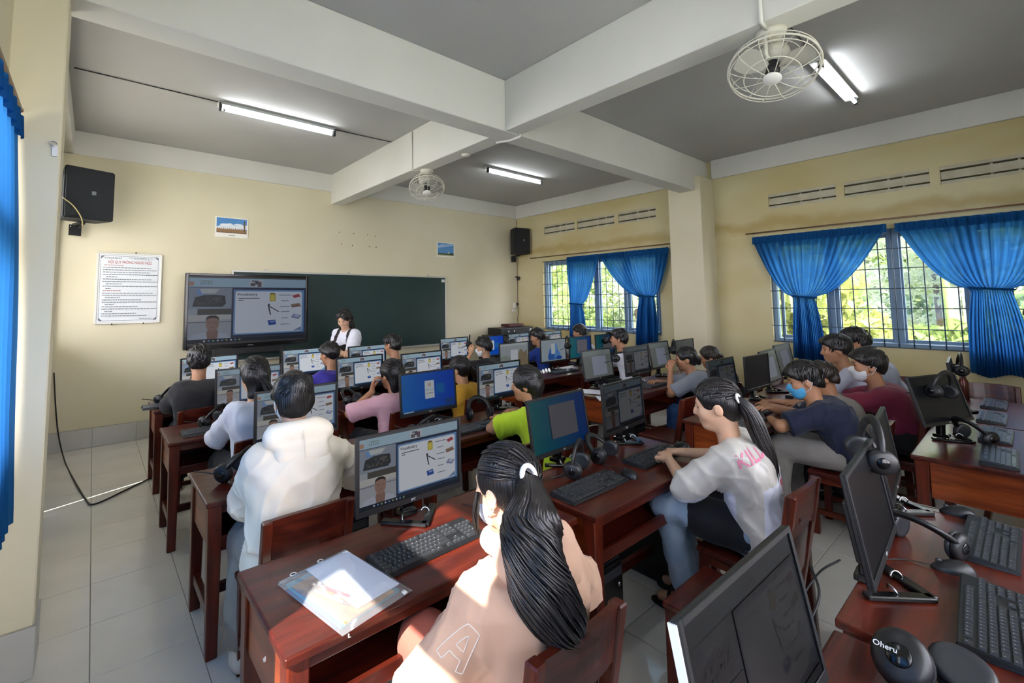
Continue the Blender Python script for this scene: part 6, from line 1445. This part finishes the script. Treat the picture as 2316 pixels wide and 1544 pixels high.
person('person in a cream hoodie seen from behind with white mask loops', (0.71, 2.07, 0.51), (0.735, 2.20, 1.145), -0.05, (-0.12, -0.15), hands=((0.80, 2.43, 0.70), (1.0, 2.45, 0.72)), hints=((-1, -0.3, -0.3), (1, -0.2, -0.5)),
    top=F_cream, sleeve=1.95, bulk=0.042, pants=F_trg, hair='bun', h=0.0085, mask=m_maskw, hood=True, seed=11, skin='c', shoes=S_white, drop=0.11, shw=0.14, feet=((0.56, 2.30, 0.075), (0.85, 2.4, 0.075)))
w = person('girl in a white shirt with dark tied hair, left row', (0.87, 3.24, 0.53), (0.865, 3.37, 1.10), 0.05, (0.1, -0.2), hands=((0.86, 3.62, 0.72), (1.05, 3.66, 0.72)), hints=((-1, -0.3, -0.4), (1, -0.2, -0.5)), top=F_white, sleeve=1.25, bulk=0.016, pants=F_trd, hair='clip', h=0.011, seed=12, shoes=S_black, eyes=False)
locks('ponytail', [w['HL'](0.01, -0.09, -0.03), w['HL'](0.05, -0.11, -0.12), w['HL'](0.07, -0.12, -0.2)], [.03, .04, .02], 60, HAIR['black'], w['root'], 8)
person('boy in a black shirt in the far left row', (0.72, 4.40, 0.53), (0.721, 4.54, 1.105), -0.1, (-0.15, -0.1), hands=((0.75, 4.80, 0.72), (0.95, 4.82, 0.72)), top=F_black, sleeve=0.95, bulk=0.022, pants=F_trd, hair='short', h=0.012, seed=13, skin='b', shoes=S_black, s=1.04)
person('boy in a purple shirt before the large display', (1.90, 4.42, 0.50), (1.898, 4.60, 1.065), 0.2, (0.35, -0.15), hands=((1.75, 4.85, 0.72), (1.98, 4.85, 0.72)), top=F_purple, sleeve=0.9, pants=F_trd, hair='crop', h=0.012, seed=14, skin='b', shoes=S_black)
p = person('girl in a pink shirt resting her cheek on her raised hand', (1.93, 3.26, 0.49), (1.952, 3.43, 0.985), 0.15, (0.25, -0.12), hands=((1.80, 3.475, 0.855), (2.05, 3.75, 0.72)), hints=((-1, 0.0, -1.0), (1, -0.2, -0.5)), fingers=((0.15, 0.1, 1), None), palms=((-0.7, 0.4, 0.0), None), curls=(0.75, 0.4), top=F_pink, sleeve=1.0, bulk=0.020, pants=F_trd, hair='clip', h=0.010, seed=15, skin='b', shoes=S_black, eyes=False)
tube('bracelet', [tuple(p['wr'][0]+np.array([0.027*math.cos(a), 0.027*math.sin(a), -0.035])) for a in np.linspace(0, 2*PI, 15)[:-1]], 0.004, m_whitep, p['root'], 6, True)
tube('hair_clip', [tuple(p['HL'](0.045, -0.10, 0.06)), tuple(p['HL'](0.065, -0.09, 0.04)), tuple(p['HL'](0.055, -0.105, 0.02))], 0.006, m_silver, p['root'], 6)
person('boy with dark cropped hair and a white collar below the chalkboard', (2.66, 4.42, 0.52), (2.658, 4.64, 1.10), 0.1, (0.3, -0.1), hands=((2.5, 4.86, 0.72), (2.75, 4.86, 0.72)), top=([F_black, F_wht], lambda x, y, t: 1 if t > 0.97 else 0), sleeve=0.9, pants=F_trd, hair='crop', h=0.012, seed=16, skin='b', shoes=S_black)
p = person('girl in a yellow shirt with a ponytail over her shoulder', (2.68, 3.27, 0.48), (2.719, 3.49, 0.945), 0.15, (0.4, -0.25), hands=((2.5, 3.72, 0.72), (2.75, 3.75, 0.72)), top=F_yellow, sleeve=0.9, bulk=0.02, pants=F_trd, hair='pony', h=0.011, seed=17, shoes=S_black, eyes=False)
locks('ponytail', [p['HL'](0.03, -0.10, -0.01), p['HL'](0.09, -0.11, -0.08), p['HL'](0.11, -0.09, -0.19), p['HL'](0.12, -0.07, -0.24)], [.02, .034, .03, .012], 70, HAIR['black'], p['root'], 9)
tube('hair_clip', [tuple(p['HL'](0.05, -0.09, 0.075)), tuple(p['HL'](0.075, -0.07, 0.06)), tuple(p['HL'](0.07, -0.085, 0.04))], 0.004, m_whitep, p['root'], 6)
p = person('masked boy in a black shirt with white back print', (3.97, 4.42, 0.48), (3.988, 4.59, 0.985), 0.2, (0.7, -0.15), hands=((3.86, 4.70, 0.90), (4.1, 4.85, 0.72)), hints=((-1, 0.0, -1.0), (1, -0.2, -0.5)), fingers=((0.2, 0.1, 1), None), curls=(0.6, 0.4), top=F_black, sleeve=0.95, bulk=0.02, pants=F_trd, hair='short', h=0.012, seed=18, mask=m_maskw, shoes=S_black)
for k in range(4): box('back_print', (0.018, 0.004, 0.045), tuple(p['Ch']+p['back']*0.128+p['rt']*(0.0+0.034*k)+p['sp']*0.0), m_print_white, p['root'], rot=(0.3, 0.5, 0.2), bev=0.001)
p = person('girl in a neon green shirt with a white hair clip', (2.38, 2.08, 0.49), (2.42, 2.33, 0.995), 0.30, (0.62, -0.12), hands=((2.36, 2.58, 0.715), (2.62, 2.58, 0.72)), hints=((-1, -0.1, -0.15), (1, -0.2, -0.5)), top=F_neon, sleeve=0.8, bulk=0.028, shw=0.15, pants=F_trd, hair='clip', h=0.010, seed=19, skin='b', shoes=S_black)
bow = p['HL'](0.035, -0.118, 0.075)
for dx, dz in ((0.0, 0.0), (0.022, 0.006), (0.044, 0.006), (-0.02, -0.008)): link('hair_clip', lathe_mesh('hair_clip', [(0.002, -0.008), (0.015, -0.003), (0.015, 0.003), (0.002, 0.008)], m_whitep, 12), None, p['root'], (bow[0]+dx, bow[1]-dx*0.4-0.018, bow[2]+dz), (1.2, 0.2, 0.3))
person('boy in a blue shirt in the far right rows', (5.08, 4.44, 0.52), (5.036, 4.60, 1.06), 0.2, (0.5, -0.15), hands=((4.9, 4.85, 0.72), (5.15, 4.85, 0.72)), top=F_blue, sleeve=0.9, pants=F_trd, hair='short', h=0.012, seed=20, skin='b', shoes=S_black)
person('boy with black hair in front of the narrow curtain', (6.05, 4.46, 0.53), (6.018, 4.60, 1.075), 0.2, (0.4, -0.1), hands=((5.85, 4.85, 0.72), (6.1, 4.85, 0.72)), top=F_grey, sleeve=0.9, pants=F_trd, hair='short', h=0.012, seed=21, skin='b', shoes=S_black)
person('boy in a white shirt with black shoulder edges, in profile', (5.32, 3.28, 0.52), (5.29, 3.42, 1.085), 0.15, (0.45, 0.0), hands=((5.15, 3.75, 0.72), (5.4, 3.75, 0.72)), top=([F_wht, F_black], lambda x, y, t: 1 if (t > 0.93 or x > 0.13) else 0), sleeve=0.9, pants=F_trd, hair='short', h=0.0115, seed=22, skin='b', shoes=S_black)
p = person('girl in a grey tee holding her chin beside the pale monitor', (4.84, 2.06, 0.48), (4.835, 2.34, 0.965), 0.35, (0.55, -0.15), hands=((4.66, 2.42, 0.85), (4.66, 2.56, 0.72)), hints=((-0.4, 0.2, -1.0), (1, 0.3, -0.5)), fingers=((0.2, 0.0, 1), None), curls=(0.9, 0.4), top=F_grey, sleeve=0.85, bulk=0.018, pants=F_jeansd, hair='low', h=0.0105, seed=23, skin='b', shoes=S_black)
person('pupil with dark hair half hidden by the girl in the grey tee', (5.55, 2.08, 0.47), (5.44, 2.36, 0.925), 0.3, (0.5, -0.3), hands=((5.3, 2.55, 0.72), (5.5, 2.58, 0.72)), top=F_black, sleeve=0.9, pants=F_trd, hair='low', hcol='brown', h=0.012, seed=24, skin='b', shoes=S_black)
# girl in the silver and white shirt
p = person('girl in a silver and white shirt with a black ponytail', (2.47, 0.86, 0.53), (2.37, 1.005, 1.075), 0.25, (0.35, -0.22), hands=((2.405, 1.275, 0.735), (2.60, 1.30, 0.73)), hints=((-1, -0.1, -0.7), (1, -0.3, -0.5)), curls=(1.5, 1.0), knees=((2.32, 1.25, 0.54), (2.50, 1.30, 0.52)), feet=((2.40, 1.20, 0.09), (2.55, 1.25, 0.09)),
    top=([F_silver, F_wht, fab('pink_panel', 'e0607e')], lambda x, y, t: (2 if (x > 0.0 and y < -0.05 and 0.32 < t < 0.44) else 1) if (t < 0.55 and not (x < -0.05 and -0.02 < y < 0.09 and t > 0.0)) else 0), sleeve=1.06, bulk=0.024, pants=F_jeans, hair='pony', h=0.0085, seed=25, skin='c', skirt=F_black)
tie = np.array([2.345, 0.895, 1.125])-p['O']
locks('ponytail', [tie, tie+(0.012, -0.03, -0.04), tie+(0.03, -0.06, -0.13), tie+(0.045, -0.095, -0.25), tie+(0.06, -0.12, -0.36)], [.014, .028, .038, .034, .012], 320, HAIR_LOCK, p['root'], 12, 0.002, 0.0035, 1.8)
tube('hair_tie', [tuple(tie+np.array([0.016*math.cos(a), 0.006*math.sin(a), 0.018*math.sin(a)])) for a in np.linspace(0, 2*PI, 15)[:-1]], 0.006, m_whitep, p['root'], 6, True)
m_pinkp = mat('pink_print', 'e58aa6', rough=0.7)
def decal(pp, body, size, m_, anchor, out, upv, name='lettering'):
    """lettering laid on a garment: each vertex dropped onto the cloth along -out"""
    me = text_verts(body, size, True); me.materials.clear(); me.materials.append(m_)
    bm = bmesh.new(); bm.from_mesh(me); bmesh.ops.subdivide_edges(bm, edges=[e for e in bm.edges if e.calc_length() > 0.01], cuts=1); bmesh.ops.triangulate(bm, faces=bm.faces[:]); bm.to_mesh(me); bm.free()
    out = unit(out); u_ = unit(np.array(upv)-out*np.dot(upv, out)); r_ = np.cross(u_, out); sh = pp['shirt']
    bpy.context.view_layer.update()
    for v in me.vertices:
        q = np.array(anchor)+r_*v.co.x+u_*v.co.y+out*0.25; hit, loc, nor, _i = sh.ray_cast(Vector(q), Vector(-out))
        v.co = (loc+nor*0.0025) if hit else Vector(q-out*0.25)
    return link(name, me, None, pp['root'])
decal(p, 'KILL', 0.08, m_pinkp, p['Ch']+p['sp']*0.04+np.array([-0.08, -0.012, 0.05]), (-0.62, -0.78, 0.0), p['sp'])
# letter outline on the beige sleeve
def outline_decal(pp, pts, m_, anchor, out, upv, r=0.0016):
    out = unit(out); u_ = unit(np.array(upv)-out*np.dot(upv, out)); r_ = np.cross(u_, out); P_ = []
    bpy.context.view_layer.update()
    for x, y in pts:
        q = np.array(anchor)+r_*x+u_*y+out*0.3; hit, loc, nor, _i = pp['shirt'].ray_cast(Vector(q), Vector(-out)); P_.append(tuple(loc+nor*0.001) if hit else tuple(q-out*0.3))
    return tube('letter_outline', P_, r, m_, pp['root'], 5, True)
def dens(poly, n=6): 
    o = []
    for a, b in zip(poly, poly[1:]+poly[:1]): o += [(a[0]+(b[0]-a[0])*i/n, a[1]+(b[1]-a[1])*i/n) for i in range(n)]
    return o
m_thread = mat('pale_thread', 'e8dccf', rough=0.7)
mid = (a1['sL']*0.66+a1['el'][0]*0.34)
outA = [(-0.045, -0.06), (-0.02, 0.06), (0.02, 0.06), (0.045, -0.06), (0.024, -0.06), (0.018, -0.03), (-0.018, -0.03), (-0.024, -0.06)]; inA = [(-0.013, -0.008), (0.0, 0.038), (0.013, -0.008)]
for q in (outA, inA): outline_decal(a1, dens([(x*0.9, y*0.9) for x, y in q]), m_thread, mid+np.array([-0.0, 0.0, 0.01]), -a1['rt']*1.0-a1['fw']*0.75, a1['sL']-a1['el'][0])
# slippers of the girl in silver
for k, c in enumerate(((2.40, 1.20), (2.55, 1.25))):
    t = thing('slipper', ('left', 'right')[k]+' black slipper on the foot of the silver-shirt girl', 'slipper', (c[0]-0.01, c[1]+0.06, 0), 0.25, 'black slippers')
    link('sole', lathe_mesh('sole', [(0.046, 0.0), (0.05, 0.006), (0.05, 0.018), (0.046, 0.022)], S_black, 22, 0.95, 2.5), None, t)
    tube('strap', [(0.05*math.cos(a), 0.03, 0.012+0.062*math.sin(a)) for a in np.linspace(0, PI, 11)], 0.008, S_black, t, 8, flat=3.5)
person('boy in a navy shirt and blue mask leaning on his desk', (4.05, 0.82, 0.52), (3.965, 1.07, 1.0), 0.30, (0.42, -0.28), hands=((3.90, 1.275, 0.70), (4.12, 1.32, 0.73)), hints=((-1, 0.5, -0.2), (1, 0.1, -0.5)), fingers=((0.75, 0.1, -0.65), None), palms=((0.5, -0.3, 0.8), None), curls=(0.25, 0.4), top=F_navy, sleeve=0.85, bulk=0.028, pants=F_trg, hair='short', h=0.0095, seed=26, skin='b', mask=m_maskb, shoes=S_black, s=1.04, knees=((3.88, 1.22, 0.52), (4.15, 1.22, 0.52)))
person('boy in a maroon shirt and white mask', (4.76, 0.68, 0.56), (4.72, 0.85, 1.055), 0.22, (0.40, -0.05), hands=((4.55, 1.25, 0.72), (4.85, 1.27, 0.72)), top=F_maroon, sleeve=0.9, bulk=0.024, pants=F_trd, hair='short', h=0.0105, seed=27, skin='b', mask=m_maskw, shoes=S_black, s=1.06)
person('boy in a white polo shirt bending over his papers', (5.24, 0.84, 0.56), (5.18, 1.145, 1.125), 0.22, (0.45, -0.12), hands=((5.12, 1.38, 0.73), (5.35, 1.42, 0.73)), top=([F_polo, mat('navy_trim', '2a2f4a', rough=0.8)], lambda x, y, t: 0), sleeve=0.85, bulk=0.02, pants=F_trd, hair='short', h=0.0105, seed=28, skin='b', shoes=S_black, s=1.06)
person('pupil hidden behind the boy in the white polo', (5.72, 0.78, 0.57), (5.60, 1.09, 1.165), 0.2, (0.4, -0.1), hands=((5.5, 1.40, 0.73), (5.8, 1.42, 0.73)), top=F_grey, sleeve=0.9, bulk=0.024, pants=F_trd, hair='short', h=0.012, seed=29, skin='b', shoes=S_black, s=1.06, eyes=False)
person('brown-haired pupil peeking out behind the navy-shirt boy', (4.42, 0.82, 0.47), (4.43, 1.08, 0.965), 0.2, (0.4, -0.3), hands=((4.3, 1.40, 0.72), (4.5, 1.42, 0.72)), top=F_trg, sleeve=0.9, pants=F_trd, hair='short', hcol='brown', h=0.012, seed=30, skin='b', shoes=S_black, eyes=False, s=0.95, shw=0.12)
# teacher standing at the board
person('teacher standing at the board in a white blouse and dark pinafore', (2.66, 5.80, 0.86), (2.56, 5.74, 1.375), 2.1, (2.3, -0.55), hands=((2.35, 5.62, 0.92), (2.50, 5.50, 0.92)), hints=((-1, -0.3, -0.4), (1, -0.3, -0.4)), top=([F_wht, F_brownp], lambda x, y, t: 1 if (abs(x) < 0.10 and (t < 0.55 or 0.055 < abs(x))) else 0), shirt='puff', sleeve=0.95, bulk=0.018, pants=F_brownp, hair='long', h=0.011, seed=31, skin='c', standing=True, shoes=S_black, s=1.02)
# person cut by the right edge of the photo
person('person in a pale lilac shirt cut off by the right edge of the photo', (3.16, -0.33, 0.86), (3.07, -0.10, 1.47), 0.65, (0.8, -0.25), hands=((3.10, 0.0, 0.76), (3.45, -0.2, 0.85)), hints=((-1, 0.3, -0.5), (1, -0.2, -0.5)), top=F_polo, sleeve=1.0, bulk=0.03, pants=F_trd, hair='short', h=0.012, seed=32, skin='b', standing=True, shoes=S_black, s=1.06)
